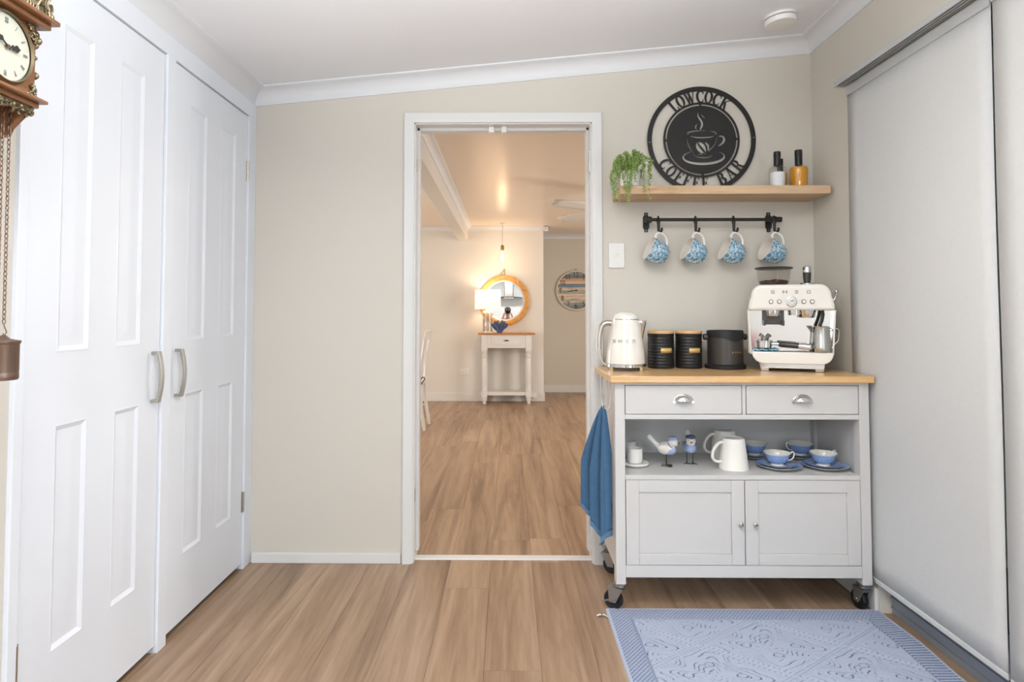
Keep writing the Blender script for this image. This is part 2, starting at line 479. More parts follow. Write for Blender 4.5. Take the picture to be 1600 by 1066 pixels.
def letter(ch):
    k = {}
    if ch == 'L': return 0.52, [([(0.14, 0), (0.14, 1)], TK), serif(0.14, 0.975, 0.3), ([(0.0, 0.03), (0.5, 0.03)], SF), ([(0.49, 0), (0.49, 0.26)], TN)]
    if ch == 'O': return 0.62, [(arc2(0.31, 0.5, 0.25, 0.47, 90, 270), [0.06 + 0.12 * math.sin(PI * i / 16) for i in range(17)]), (arc2(0.31, 0.5, 0.25, 0.47, -90, 90), [0.06 + 0.12 * math.sin(PI * i / 16) for i in range(17)])]
    if ch == 'C': return 0.58, [(arc2(0.33, 0.5, 0.27, 0.47, 55, 305, 24), [0.07 + 0.12 * math.sin(PI * i / 24) for i in range(25)]), ([(0.52, 0.72), (0.52, 0.97)], TN), ([(0.52, 0.05), (0.52, 0.3)], TN)]
    if ch == 'W': return 0.86, [([(0.1, 1), (0.27, 0)], 0.15), ([(0.27, 0), (0.42, 0.95)], TN), ([(0.36, 1), (0.56, 0)], 0.15), ([(0.56, 0), (0.76, 1)], TN), serif(0.1, 0.975, 0.24), serif(0.76, 0.975, 0.2), serif(0.38, 0.975, 0.22)]
    if ch == 'K': return 0.66, [([(0.14, 0), (0.14, 1)], TK), ([(0.14, 0.42), (0.56, 0.98)], TN), ([(0.28, 0.6), (0.56, 0.02)], 0.16), serif(0.14, 0.975, 0.28), serif(0.14, 0.025, 0.28), serif(0.56, 0.975, 0.2), serif(0.56, 0.025, 0.22)]
    if ch == 'F': return 0.52, [([(0.14, 0), (0.14, 1)], TK), ([(0.0, 0.97), (0.5, 0.97)], SF), ([(0.48, 0.72), (0.48, 1)], TN), ([(0.14, 0.5), (0.36, 0.5)], SF), ([(0.36, 0.38), (0.36, 0.62)], TN), serif(0.14, 0.025, 0.3)]
    if ch == 'E': return 0.54, [([(0.14, 0), (0.14, 1)], TK), ([(0.0, 0.97), (0.5, 0.97)], SF), ([(0.48, 0.74), (0.48, 1)], TN), ([(0.14, 0.5), (0.36, 0.5)], SF), ([(0.36, 0.38), (0.36, 0.62)], TN), ([(0.0, 0.03), (0.5, 0.03)], SF), ([(0.49, 0), (0.49, 0.26)], TN)]
    if ch == 'B': return 0.6, [([(0.14, 0), (0.14, 1)], TK), ([(0, 0.97), (0.3, 0.97)], SF), ([(0, 0.03), (0.32, 0.03)], SF), ([(0.14, 0.52), (0.3, 0.52)], SF), (arc2(0.28, 0.745, 0.2, 0.225, -90, 90), [0.05 + 0.12 * math.sin(PI * i / 16) for i in range(17)]), (arc2(0.3, 0.275, 0.23, 0.245, -90, 90), [0.05 + 0.12 * math.sin(PI * i / 16) for i in range(17)])]
    if ch == 'A': return 0.7, [([(0.1, 0), (0.34, 1)], TN), ([(0.34, 1), (0.58, 0)], 0.17), ([(0.18, 0.32), (0.5, 0.32)], SF), serif(0.1, 0.025, 0.2), serif(0.58, 0.025, 0.26)]
    if ch == 'R': return 0.66, [([(0.14, 0), (0.14, 1)], TK), ([(0, 0.97), (0.3, 0.97)], SF), ([(0.14, 0.5), (0.3, 0.5)], SF), (arc2(0.28, 0.735, 0.22, 0.235, -90, 90), [0.05 + 0.12 * math.sin(PI * i / 16) for i in range(17)]), ([(0.32, 0.5), (0.42, 0.3), (0.46, 0.08), (0.6, 0.04)], [0.12, 0.14, 0.12, 0.06]), serif(0.14, 0.025, 0.3)]
    # thin sans capitals
    q = 0.16
    if ch == 's': return 1.0, [([(0.95, 0.92), (0.08, 0.92), (0.08, 0.5), (0.92, 0.5), (0.92, 0.08), (0.05, 0.08)], q)]
    if ch == 'm': return 1.1, [([(0.08, 0), (0.08, 1)], q), ([(0.08, 0.95), (0.55, 0.3), (1.02, 0.95)], q), ([(1.02, 0), (1.02, 1)], q)]
    if ch == 'e': return 0.9, [([(0.05, 0.92), (0.9, 0.92)], q), ([(0.05, 0.5), (0.9, 0.5)], q), ([(0.05, 0.08), (0.9, 0.08)], q)]
    if ch == 'g': return 1.0, [([(0.95, 0.92), (0.08, 0.92), (0.08, 0.08), (0.92, 0.08), (0.92, 0.5), (0.5, 0.5)], q)]
    # clock figures
    q = 0.15
    d = {'1': [[(0.3, 0), (0.3, 1)], [(0.1, 0.8), (0.3, 1)]], '2': [arc2(0.3, 0.72, 0.24, 0.26, 170, -30) + [(0.05, 0.05), (0.56, 0.05)]],
         '3': [arc2(0.28, 0.74, 0.22, 0.23, 150, -90), arc2(0.28, 0.27, 0.25, 0.25, 90, -150)], '4': [[(0.42, 0), (0.42, 1), (0.05, 0.3), (0.58, 0.3)]],
         '5': [[(0.52, 0.95), (0.14, 0.95), (0.1, 0.55)] + arc2(0.28, 0.32, 0.26, 0.28, 120, -150)], '6': [arc2(0.3, 0.3, 0.24, 0.27, 0, 360, 24), [(0.07, 0.34), (0.18, 0.75), (0.42, 1)]],
         '7': [[(0.05, 0.95), (0.55, 0.95), (0.22, 0)]], '8': [arc2(0.3, 0.74, 0.2, 0.23, 0, 360, 24), arc2(0.3, 0.27, 0.24, 0.25, 0, 360, 24)],
         '9': [arc2(0.3, 0.7, 0.24, 0.27, 0, 360, 24), [(0.53, 0.66), (0.42, 0.25), (0.18, 0)]], '0': [arc2(0.3, 0.5, 0.24, 0.46, 0, 360, 24)],
         'I': [[(0.15, 0), (0.15, 1)]], 'V': [[(0.05, 1), (0.3, 0), (0.55, 1)]], 'X': [[(0.05, 1), (0.55, 0)], [(0.05, 0), (0.55, 1)]]}
    return (0.3 if ch == 'I' else 0.66), [(p, q) for p in d[ch]]


def glyph_mesh(mb, ch, fn, depth=0.002):
    """adds the strokes of a letter; fn maps letter coordinates to a 3-D front point and its inward normal"""
    w, st = letter(ch)
    for pts, ww in st:
        if len(pts) == 2:
            (a, b) = pts; pts = [(a[0] + (b[0] - a[0]) * i / 4, a[1] + (b[1] - a[1]) * i / 4) for i in range(5)]
            ww = ww if not isinstance(ww, list) else [ww[0] + (ww[1] - ww[0]) * i / 4 for i in range(5)]
        poly = stroke_poly(pts, ww); n = len(pts)
        vs = []
        for p in poly:
            q, nn = fn(*p); vs.append(q)
        for p in poly:
            q, nn = fn(*p); vs.append(tuple(q[k] + nn[k] * depth for k in range(3)))
        T = 2 * n
        fs = []
        for i in range(n - 1):
            a, b, c, d = i, i + 1, T - 2 - i, T - 1 - i
            fs += [(a, b, c, d), (T + d, T + c, T + b, T + a)]
        for i in range(T):
            j = (i + 1) % T; fs.append((i, j, T + j, T + i))
        mb.add(vs, fs)
    return w


# ================================================================== THE SETTING
XL, XR, YB, YF = -1.2, 1.425, 2.9, 3.02       # left wall, right wall, doorway wall (front and dining face)
YR = -3.4                                       # kitchen wall behind the camera
YD, YD2, XC = 8.09, 8.97, 0.465                 # dining end wall, recess wall, corner between
ZC = 2.268                                      # dining ceiling


def zceil(x):                                   # raked ceiling
    return 2.197 + (x - XL) * 0.0925


# --- floor: slab and planks
o = MB().box(-3.2, 3.2, YR - 0.1, 9.1, -0.12, -0.012).build('floor', 'joint', smooth=False)
struct(o); floor = o
PW = 0.186
plank_me = None


def plank(x0, x1, y0, y1):
    global plank_me
    if plank_me is None:
        mb = MB().box(-0.5, 0.5, -0.5, 0.5, -0.012, 0)
        ob = mb.build('plank', 'plank', smooth=False); plank_me = ob.data
        bpy.data.objects.remove(ob)
    p = bpy.data.objects.new('plank', plank_me); COL.objects.link(p)
    p.location = ((x0 + x1) / 2, (y0 + y1) / 2, 0); p.scale = (x1 - x0 - 0.0008, y1 - y0 - 0.0008, 1)
    p.parent = floor


def lay(xa, xb, ya, yb, x_off, seed, L=1.28):
    rnd = random.Random(seed)
    x = xa - x_off
    while x < xb:
        x0, x1 = max(x, xa), min(x + PW, xb)
        if x1 - x0 > 0.01:
            y = ya - rnd.uniform(0.0, 0.9) * L
            while y < yb:
                y0, y1 = max(y, ya), min(y + L, yb)
                if y1 - y0 > 0.02:
                    plank(x0, x1, y0, y1)
                y += L
        x += PW


lay(XL - 0.1, 1.475, YR, 2.955, 0.08, 5, 1.52)
lay(-3.0, 3.0, 2.965, YD2, 0.05, 11, 1.9)

# --- ceilings
mb = MB().prism([(XL - 0.1, zceil(XL - 0.1)), (1.75, zceil(1.75)), (1.75, zceil(1.75) + 0.1), (XL - 0.1, zceil(XL - 0.1) + 0.1)], 'y', YR, YB)
struct(mb.build('ceiling', 'ceil', smooth=False))
struct(MB().box(-3.1, 3.1, YF, 9.1, ZC, ZC + 0.1).build('ceiling_dining', 'ceil_far', smooth=False))

# --- doorway wall
OX0, OX1, OZ = -0.447, 0.402, 2.052
mb = MB()
mb.box(-3.1, OX0, YB, YF, -0.02, 2.62).box(OX1, 3.1, YB, YF, -0.02, 2.62).box(OX0, OX1, YB, YF, OZ, 2.62)
wb = struct(mb.build('wall_back', 'wall', smooth=False))
# --- left wall: in front of the wardrobe, above it, and the wardrobe's recess behind the doors
mb = MB().box(XL - 0.1, XL, YR, -2.45, -0.02, 2.4).box(XL - 0.1, XL, -0.95, 1.492, -0.02, 2.4)
mb.box(XL - 0.1, XL, -2.45, -0.95, -0.02, 0.9).box(XL - 0.1, XL, -2.45, -0.95, 2.0, 2.4)
mb.box(XL - 0.1, XL, 1.492, YB, 2.08, 2.4)
struct(mb.build('wall_left', 'wall', smooth=False))
struct(MB().box(XL - 0.62, XL - 0.6, 1.40, YB, 0, 2.2).box(XL - 0.62, XL - 0.1, 1.40, 1.42, 0, 2.2).build('wall_wardrobe', 'wall', smooth=False))
# --- right wall with the sliding door opening
SD0, SD1, SDZ = -2.4, 2.44, 2.06
mb = MB().box(XR, XR + 0.2, SD1, YB, -0.02, 2.7).box(XR, XR + 0.2, YR, SD0, -0.02, 2.7).box(XR, XR + 0.2, SD0, SD1, SDZ, 2.7)
struct(mb.build('wall_right', 'wall', smooth=False))
struct(MB().box(-3.1, 3.1, YR - 0.12, YR, -0.02, 2.7).build('wall_rear', 'gloss', smooth=False))
# --- dining room walls
struct(MB().box(-3.1, XC, YD, YD + 0.1, -0.02, 2.4).box(XC - 0.1, XC, YD + 0.1, YD2, -0.02, 2.4).build('wall_dining_end', 'wall_far', smooth=False))
struct(MB().box(XC - 0.1, 3.1, YD2 + 0.001, YD2 + 0.1, -0.02, 2.4).build('wall_dining_recess', 'wall', smooth=False))
struct(MB().box(-3.1, -3.0, YF, YD2, -0.02, 2.4).build('wall_dining_left', 'wall_far', smooth=False))
struct(MB().box(3.0, 3.1, YF, YD2, -0.02, 2.4).build('wall_dining_right', 'wall_far', smooth=False))

# --- beam with cornices across the dining room
struct(MB().box(-0.645, -0.52, YF, YD, 2.085, ZC).build('beam_dining', 'wall_far', smooth=False, bevel=0.004))


def cove(a, b, down, out, m, name, size=0.07, zoff=0.0):
    """cornice from a to b (top-of-wall points); out: horizontal unit vector into the room"""
    a = Vector(a); b = Vector(b); o2 = Vector(out); n = 8
    prof = [(0, -size), (0.006, -size), (0.006, -size + 0.006)]
    for i in range(n + 1):
        t = 0.5 * PI * i / n
        prof.append((0.006 + (size - 0.016) * (1 - math.cos(t)), -0.010 - (size - 0.016) * (1 - math.sin(t))))
    prof += [(size, -0.006), (size, 0), (size, 0.03), (0, 0.03)]
    vs = []; k = len(prof)
    for e, p in enumerate((a, b)):
        for (u, w) in prof:
            q = p + o2 * u + Vector((0, 0, w))
            vs.append(q)
    fs = [(i, (i + 1) % k, k + (i + 1) % k, k + i) for i in range(k)] + [tuple(range(k - 1, -1, -1)), tuple(range(k, 2 * k))]
    ob = MB().add(vs, fs).build(name, m, angle=30)
    return struct(ob)


# cornices follow the raked ceiling: shear the profile by working from the ceiling height at the point's own x
def cove_back(name):
    n = 8; size = 0.072
    prof = [(0, -size), (0.006, -size), (0.006, -size + 0.006)]
    for i in range(n + 1):
        t = 0.5 * PI * i / n
        prof.append((0.006 + (size - 0.016) * (1 - math.cos(t)), -0.010 - (size - 0.016) * (1 - math.sin(t))))
    prof += [(size, -0.006), (size, 0.02), (0, 0.02)]
    k = len(prof); vs = []
    for x in (XL - 0.02, XR + 0.02):
        for u, w in prof:
            vs.append((x, YB - u, zceil(x) + w))
    fs = [(i, (i + 1) % k, k + (i + 1) % k, k + i) for i in range(k)] + [tuple(range(k - 1, -1, -1)), tuple(range(k, 2 * k))]
    return struct(MB().add(vs, fs).build(name, 'cornice', angle=30))


cove_back('trim_1')


def cove_side(x, sgn, name):
    n = 8; size = 0.072
    prof = [(0, -size), (0.006, -size), (0.006, -size + 0.006)]
    for i in range(n + 1):
        t = 0.5 * PI * i / n
        prof.append((0.006 + (size - 0.016) * (1 - math.cos(t)), -0.010 - (size - 0.016) * (1 - math.sin(t))))
    prof += [(size, -0.006), (size, 0.02), (0, 0.02)]
    k = len(prof); vs = []
    for y in (YR, YB):
        for u, w in prof:
            xx = x + sgn * u
            vs.append((xx, y, zceil(x) + w + (zceil(xx) - zceil(x)) * (1 if w > -0.04 else 0)))
    fs = [(i, (i + 1) % k, k + (i + 1) % k, k + i) for i in range(k)] + [tuple(range(k - 1, -1, -1)), tuple(range(k, 2 * k))]
    return struct(MB().add(vs, fs).build(name, 'cornice', angle=30))


cove_side(XL, 1, 'trim_2'); cove_side(XR, -1, 'trim_3')
cove((-3.0, YD, ZC), (-0.645, YD, ZC), 0, (0, -1, 0), 'cornice', 'trim_4', 0.06)
cove((-0.52, YD, ZC), (XC + 0.06, YD, ZC), 0, (0, -1, 0), 'cornice', 'trim_5', 0.06)
cove((XC, YD2, ZC), (3.0, YD2, ZC), 0, (0, -1, 0), 'cornice', 'trim_6', 0.06)
cove((XC, YD - 0.06, ZC), (XC, YD2, ZC), 0, (1, 0, 0), 'cornice', 'trim_7', 0.06)
cove((-0.52, YF, ZC), (-0.52, YD, ZC), 0, (1, 0, 0), 'cornice', 'trim_8', 0.055)
cove((-0.645, YF, ZC), (-0.645, YD, ZC), 0, (-1, 0, 0), 'cornice', 'trim_9', 0.055)


# --- skirting boards
def skirt(name, x0, x1, y0, y1, h):
    return struct(MB().box(x0, x1, y0, y1, 0, h).build(name, 'gloss', smooth=False, bevel=0.003))


skirt('baseboard_back', XL + 0.02, -0.492, YB - 0.014, YB, 0.046)
skirt('baseboard_back_corner', 0.452, XR, YB - 0.014, YB, 0.07)
skirt('baseboard_right', XR - 0.014, XR, SD1 + 0.005, YB - 0.014, 0.09)
skirt('baseboard_dining', -3.0, XC, YD - 0.014, YD, 0.105)
skirt('baseboard_dining_return', XC, XC + 0.014, YD - 0.014, YD2, 0.105)
skirt('baseboard_recess', XC, 3.0, YD2 - 0.014, YD2, 0.105)

# --- door frame of the opening
fr = MB()
fr.box(OX0, OX0 + 0.014, YB - 0.002, YF + 0.002, 0, OZ).box(OX1 - 0.014, OX1, YB - 0.002, YF + 0.002, 0, OZ).box(OX0, OX1, YB - 0.002, YF + 0.002, OZ - 0.014, OZ)
frame = struct(fr.build('trim_10', 'gloss', smooth=False, bevel=0.001))
st = MB()
st.box(OX0 + 0.013, OX0 + 0.027, YB + 0.055, YF - 0.01, 0.035, OZ - 0.013).box(OX1 - 0.027, OX1 - 0.013, YB + 0.055, YF - 0.01, 0.035, OZ - 0.013)
st.box(OX0 + 0.013, OX1 - 0.013, YB + 0.055, YF - 0.01, OZ - 0.028, OZ - 0.013)
st.build('door_stop', 'gloss', frame, smooth=False, bevel=0.002)


def architrave(side, name):
    """moulded casing, a mitred profile around the opening"""
    y = YB if side < 0 else YF
    prof = [(-0.004, 0), (-0.004, 0.012), (0.004, 0.015), (0.030, 0.018), (0.040, 0.018), (0.044, 0.014), (0.046, 0.0)]
    path = [(OX0 + 0.004, 0, -1, 0), (OX0 + 0.004, OZ - 0.004, -1, 1), (OX1 - 0.004, OZ - 0.004, 1, 1), (OX1 - 0.004, 0, 1, 0)]
    vs = []; k = len(prof)
    for px, pz, dx, dz in path:
        for u, w in prof:
            vs.append((px + dx * u, y + side * w, pz + dz * u))
    fs = []
    for i in range(3):
        for j in range(k):
            j2 = (j + 1) % k
            fs.append((i * k + j, i * k + j2, (i + 1) * k + j2, (i + 1) * k + j))
    fs += [tuple(range(k)), tuple(3 * k + j for j in range(k))]
    return MB().add(vs, fs).build(name, 'gloss', frame, angle=25)


architrave(-1, 'architrave'); architrave(1, 'architrave')
for z in (1.86, 0.32):
    MB().box(OX1 - 0.0155, OX1 - 0.013, YB + 0.008, YB + 0.03, z - 0.05, z + 0.05).lathe([(0.005, z - 0.05), (0.005, z + 0.05)], 12, (OX1 - 0.017, YB + 0.004, 0)).build('hinge', 'nickel', frame)
for z in (1.85, 0.30):
    MB().box(OX0 + 0.013, OX0 + 0.0155, YB + 0.012, YB + 0.035, z - 0.028, z + 0.028).build('strike_plate', 'nickel', frame)
for x in (-0.078, -0.018):
    MB().box(x - 0.013, x + 0.013, YB + 0.03, YB + 0.056, OZ - 0.044, OZ - 0.014).build('catch', 'plastic', frame, bevel=0.003)
# floor strip under the opening
struct(MB().prism([(2.935, 0), (2.985, 0), (2.98, 0.006), (2.94, 0.006)], 'x', OX0 + 0.014, OX1 - 0.014).build('trim_11', 'gloss', smooth=False))

# --- built-in wardrobe: frame and two moulded panel doors on the left wall
JY = [(1.492, 1.523), (2.132, 2.186), (2.82, 2.9)]
wf = MB()
wf.box(XL - 0.08, XL + 0.012, JY[0][0], JY[0][1], 0, 2.057)
wf.box(XL - 0.08, XL + 0.014, JY[1][0], JY[1][1], 0, 2.057)
wf.box(XL - 0.08, XL + 0.012, JY[2][0], JY[2][1], 0, 2.057)
wf.box(XL - 0.08, XL + 0.012, JY[0][0], JY[2][1], 2.057, zceil(XL) - 0.068)
wfo = struct(wf.build('trim_12', 'door', smooth=False, bevel=0.002))


def panel_door(name, y0, y1, hinge_far, pcols):
    """door leaf in the plane x = XL with four raised-and-fielded panels; faces +x"""
    xf = XL + 0.004
    D = MB()
    rows = [(0.262, 0.857), (1.045, 1.94)]
    ys = [y0] + [v for c in pcols for v in c] + [y1]
    zs = [0.026] + [v for r in rows for v in r] + [2.053]
    # stiles and rails on the face, leaving the panel holes
    for i in range(len(ys) - 1):
        for j in range(len(zs) - 1):
            if i % 2 == 1 and j % 2 == 1:
                continue
            D.add([(xf, ys[i], zs[j]), (xf, ys[i + 1], zs[j]), (xf, ys[i + 1], zs[j + 1]), (xf, ys[i], zs[j + 1])], [(0, 1, 2, 3)])
    # moulding around each hole: bead, dip, then the raised field
    for (a, b) in pcols:
        for (c, d) in rows:
            rings = [(0, 0), (0.005, 0.0016), (0.011, -0.001), (0.018, -0.0045), (0.026, -0.0045), (0.056, -0.0008), (0.060, -0.0004)]
            vs = []; fs = []
            for ins, dp in rings:
                vs += [(xf + dp, a + ins, c + ins), (xf + dp, b - ins, c + ins), (xf + dp, b - ins, d - ins), (xf + dp, a + ins, d - ins)]
            for r in range(len(rings) - 1):
                for q in range(4):
                    fs.append((r * 4 + q, r * 4 + (q + 1) % 4, (r + 1) * 4 + (q + 1) % 4, (r + 1) * 4 + q))
            e = (len(rings) - 1) * 4
            fs.append((e, e + 1, e + 2, e + 3))
            D.add(vs, fs)
    xb = XL - 0.031
    D.add([(xf, y0, 0.026), (xf, y1, 0.026), (xf, y1, 2.053), (xf, y0, 2.053), (xb, y0, 0.026), (xb, y1, 0.026), (xb, y1, 2.053), (xb, y0, 2.053)],
          [(0, 4, 5, 1), (1, 5, 6, 2), (2, 6, 7, 3), (3, 7, 4, 0), (4, 7, 6, 5)])
    ob = struct(D.build(name, 'door', angle=20))
    # bow handle
    yh = y0 + 0.036 if hinge_far else y1 - 0.05
    pts = [(xf + 0.0, 0.856), (xf + 0.024, 0.857)]
    for i in range(13):
        t = i / 12; pts.append((xf + 0.024 + 0.012 * math.sin(PI * t), 0.852 + 0.17 * t))
    pts += [(xf + 0.0, 1.018)]
    out = [(xf, 0.850)] + [(xf + 0.026 + 0.012 * math.sin(PI * i / 12), 0.850 + 0.172 * i / 12) for i in range(13)] + [(xf, 1.022)]
    inn = [(xf, 1.011)] + [(xf + 0.018 + 0.012 * math.sin(PI * (12 - i) / 12), 0.861 + 0.150 * (12 - i) / 12) for i in range(13)] + [(xf, 0.861)]
    poly = out + inn
    h = MB(); n = len(out)
    vs = [(p[0], yh, p[1]) for p in poly] + [(p[0], yh + 0.018, p[1]) for p in poly]
    T = len(poly); fs = []
    for i in range(n - 1):
        a, b, c, d = i, i + 1, T - 2 - i, T - 1 - i
        fs += [(a, b, c, d), (T + d, T + c, T + b, T + a)]
    for i in range(T):
        j = (i + 1) % T; fs.append((i, j, T + j, T + i))
    h.add(vs, fs).build('handle', 'nickel', ob, bevel=0.0015, angle=30)
    yk = y1 + 0.003 if hinge_far else y0 - 0.003
    for z in (1.80, 0.30):
        MB().lathe([(0.005, z - 0.045), (0.005, z + 0.045)], 12, (xf + 0.004, yk, 0)).box(xf - 0.002, xf + 0.0015, yk - 0.012, yk + 0.012, z - 0.045, z + 0.045).build('hinge', 'nickel', ob)
    return ob


panel_door('door_1', 1.526, 2.129, False, [(1.637, 1.768), (1.884, 2.016)])
panel_door('door_2', 2.19, 2.817, True, [(2.30, 2.442), (2.56, 2.702)])

# --- sliding door behind the blinds (aluminium) and the kitchen window behind the camera
sd = MB().box(1.472, 1.56, SD0, SD1, 0.0, 0.07).box(1.48, 1.55, SD0, SD1, 2.0, SDZ)
for y in (SD0, -0.82, 0.78, SD1 - 0.06):
    sd.box(1.48, 1.55, y, y + 0.06, 0.06, 2.02)
for z in (0.09,):
    sd.box(1.485, 1.545, SD0, SD1, 0.06, 0.16)
sdo = struct(sd.build('door_3', 'sill', smooth=False, bevel=0.002))
MB().box(1.468, 1.474, SD0, SD1, 0.022, 0.028).box(1.466, 1.474, SD0, SD1, 0.060, 0.066).build('sill_groove', 'sill', sdo, smooth=False)
for a, b in ((SD0 + 0.06, -0.82), (-0.76, 0.78), (0.84, SD1 - 0.06)):
    MB().box(1.512, 1.518, a, b, 0.16, 2.0).build('pane', 'glass', sdo, smooth=False)
kw = struct(MB().box(XL - 0.08, XL - 0.02, -2.45, -0.95, 0.9, 0.95).box(XL - 0.08, XL - 0.02, -2.45, -0.95, 1.95, 2.0).box(XL - 0.08, XL - 0.02, -2.45, -2.4, 0.95, 1.95).box(XL - 0.08, XL - 0.02, -1.0, -0.95, 0.95, 1.95).box(XL - 0.08, XL - 0.02, -1.72, -1.68, 0.95, 1.95).build('window_1', 'gloss', smooth=False))
MB().box(XL - 0.053, XL - 0.047, -2.4, -1.0, 0.95, 1.95).build('pane', 'glass', kw, smooth=False)
# paved ground outside
struct(MB().box(1.65, 9, -6, 6, -0.3, -0.1).build('ground_outside', mat('paving', (150, 148, 144), 0.8), smooth=False))

# ================================================================== PANEL BLIND
t = thing('panel_blind', 'pale grey fabric panel blinds hanging from an aluminium ceiling track', 'blind', (1.41, 1.6, 0.1))
O = (1.41, 1.6, 0.1)
mb = MB()
zt = 2.105
mb.box(1.372, 1.425, 0.2, 2.60, zt, zt + 0.014)
for x in (1.372, 1.385, 1.398, 1.411):
    mb.box(x, x + 0.004, 0.2, 2.60, zt - 0.007, zt)
mb.build('track', 'alu', t, smooth=False, org=O)
MB().box(1.3755, 1.411, 0.21, 2.595, zt - 0.002, zt).build('channel', 'alu_d', t, smooth=False, org=O)
MB().box(1.368, 1.382, 2.575, 2.59, zt + 0.006, zt + 0.022).build('end_cap', 'alu', t, org=O, bevel=0.002)


def blind_panel(x, y0, y1, zb):
    rows = []
    for i in range(25):
        z = zb + (zt - 0.05 - zb) * i / 24
        rows.append([(x + 0.0012 * math.sin(5 * z + 9 * y), y, z) for y in [y0 + (y1 - y0) * j / 12 for j in range(13)]])
    p = MB().sheet(rows).build('panel', 'blind', t, org=O, solid=0.0012)
    MB().box(x - 0.004, x + 0.003, y0, y1, zt - 0.052, zt - 0.014).build('carrier', 'alu', p, smooth=False, org=O)
    MB().box(x - 0.003, x + 0.003, y0, y1, zb - 0.004, zb + 0.014).build('weight_bar', 'blind', p, smooth=False, org=O, bevel=0.002)
    return p


blind_panel(1.414, 1.806, 2.575, 0.118)
blind_panel(1.404, 0.95, 1.786, 0.118)

# ================================================================== SMOKE ALARM, SWITCH, CEILING LAMP
xs, ys_ = 1.160, 2.62
a = -math.atan(0.0925)
t = thing('smoke_alarm', 'round white smoke alarm on the raked ceiling', 'smoke alarm', (xs, ys_, zceil(xs)))
t.rotation_euler = (0, a, 0)
MB().lathe([(0.064, 0.002), (0.066, -0.012)], 40).build('base', 'plastic', t)
MB().lathe([(0.06, -0.012), (0.06, -0.0155)], 40).build('vent_gap', 'alu_d', t)
MB().lathe([(0.064, -0.0155), (0.0645, -0.030), (0.060, -0.036), (0.0, -0.037)][::-1], 40).build('cover', 'plastic', t)

t = thing('light_switch', 'white wall light switch plate beside the door frame', 'switch', (0.507, YB, 1.36))
MB().prism(rrect(-0.037, 0.037, -0.002, 0.115, 0.006), 'y', -0.008, 0.0).build('plate', 'plastic', t, bevel=0.002)
MB().prism(rrect(-0.008, 0.008, 0.046, 0.066, 0.002), 'y', -0.0125, -0.007).build('rocker', 'plastic', t, bevel=0.001)
MB().lathe([(0.0025, -0.0135), (0.0025, -0.012)], 10, (0, 0, 0.060), axis='y').build('indicator', 'alu', t)

lx, ly = 0.05, 1.05
t = thing('ceiling_light', 'round opal ceiling light above the camera', 'ceiling light', (lx, ly, zceil(lx)))
t.rotation_euler = (0, a, 0)
MB().lathe([(0.19, 0.0), (0.19, -0.025)], 40).build('base', 'plastic', t)
MB().lathe([(0.0, -0.085), (0.08, -0.078), (0.14, -0.055), (0.175, -0.025)], 40).build('diffuser', mat('opal_diffuser', (255, 244, 230), 0.4, emit=(255, 240, 220), estr=2.0), t)
l = bpy.data.lights.new('ceiling_lamp_bulb', 'AREA'); l.shape = 'DISK'; l.size = 0.30; l.energy = 9; l.color = (1.0, 0.95, 0.88)
lo = bpy.data.objects.new('ceiling_lamp_bulb', l); COL.objects.link(lo); lo.location = (lx, ly, zceil(lx) - 0.10)

kl = dup(t, (0.0, -2.1, zceil(0.0)), None, 'added round opal ceiling light filling the unseen kitchen')
l = bpy.data.lights.new('kitchen_fill_light', 'AREA'); l.shape = 'DISK'; l.size = 0.30; l.energy = 34; l.color = (1.0, 0.97, 0.93)  # added lamp that brightens the kitchen and the mirror view
lo = bpy.data.objects.new('kitchen_fill_light', l); COL.objects.link(lo); lo.location = (0.0, -2.1, zceil(0.0) - 0.10)

# ================================================================== FLOATING SHELF AND WHAT STANDS ON IT
SZ = 1.706
sh = MB().box(0.492, 1.406, 2.70, YB, 1.668, SZ)
one(sh, 'floating_shelf', 'oak', 'thick oak floating shelf fixed to the beige wall', 'shelf', (0.95, 2.8, 1.668), bevel=0.003)

# --- round metal sign leaning on the wall
SR = 0.253
sg = thing('coffee_sign', 'round black cut-out metal sign with a coffee cup and lettering', 'sign', (0.906, 2.884, SZ + 0.0005))
sg.rotation_euler = (-0.018, 0, 0)
cz = SR
TH = 0.003


def circ(r, n=96, cx=0.0, cy=None):
    cy = cz if cy is None else cy
    return [(cx + r * math.cos(2 * PI * i / n), cy + r * math.sin(2 * PI * i / n)) for i in range(n)]


holes = [circ(0.0022, 12, -SR + 0.0105, cz - 0.012), circ(0.0022, 12, SR - 0.0105, cz + 0.010)]
v, f = flat_shape([circ(SR, 128), circ(SR - 0.0215, 128)] + holes, TH)
MB().add(v, f).build('outer_ring', 'black', sg, smooth=False)
for xh, zh in ((-SR + 0.0105, cz - 0.012), (SR - 0.0105, cz + 0.010)):
    MB().lathe([(0.002, -0.0012), (0.002, 0.002)], 10, (xh, 0, zh), axis='y').build('screw', 'chrome', sg)
RI = 0.178
v, f = flat_shape([circ(RI, 128), circ(RI - 0.0095, 128)], TH)
MB().add(v, f).build('inner_ring', 'black', sg, smooth=False)


# centre disc with the cup drawn as cut-outs; picture units: zoomed photo pixels about the disc centre
def U(px, py):
    s_ = 0.000479
    return ((px - 605) * s_, cz - (py - 572) * s_)


def cutline(pts, w):
    return stroke_poly([U(*p) for p in pts], [x * 0.00062 for x in w] if isinstance(w, list) else w * 0.00062)


def ell(cx, cy, rx, ry, a0, a1, n=28):
    return [(cx + rx * math.cos(math.radians(a0 + (a1 - a0) * i / n)), cy - ry * math.sin(math.radians(a0 + (a1 - a0) * i / n))) for i in range(n + 1)]


def taper(n, w, e=0.15):
    return [w * (e + (1 - e) * math.sin(PI * i / (n - 1)) ** 0.6) for i in range(n)]


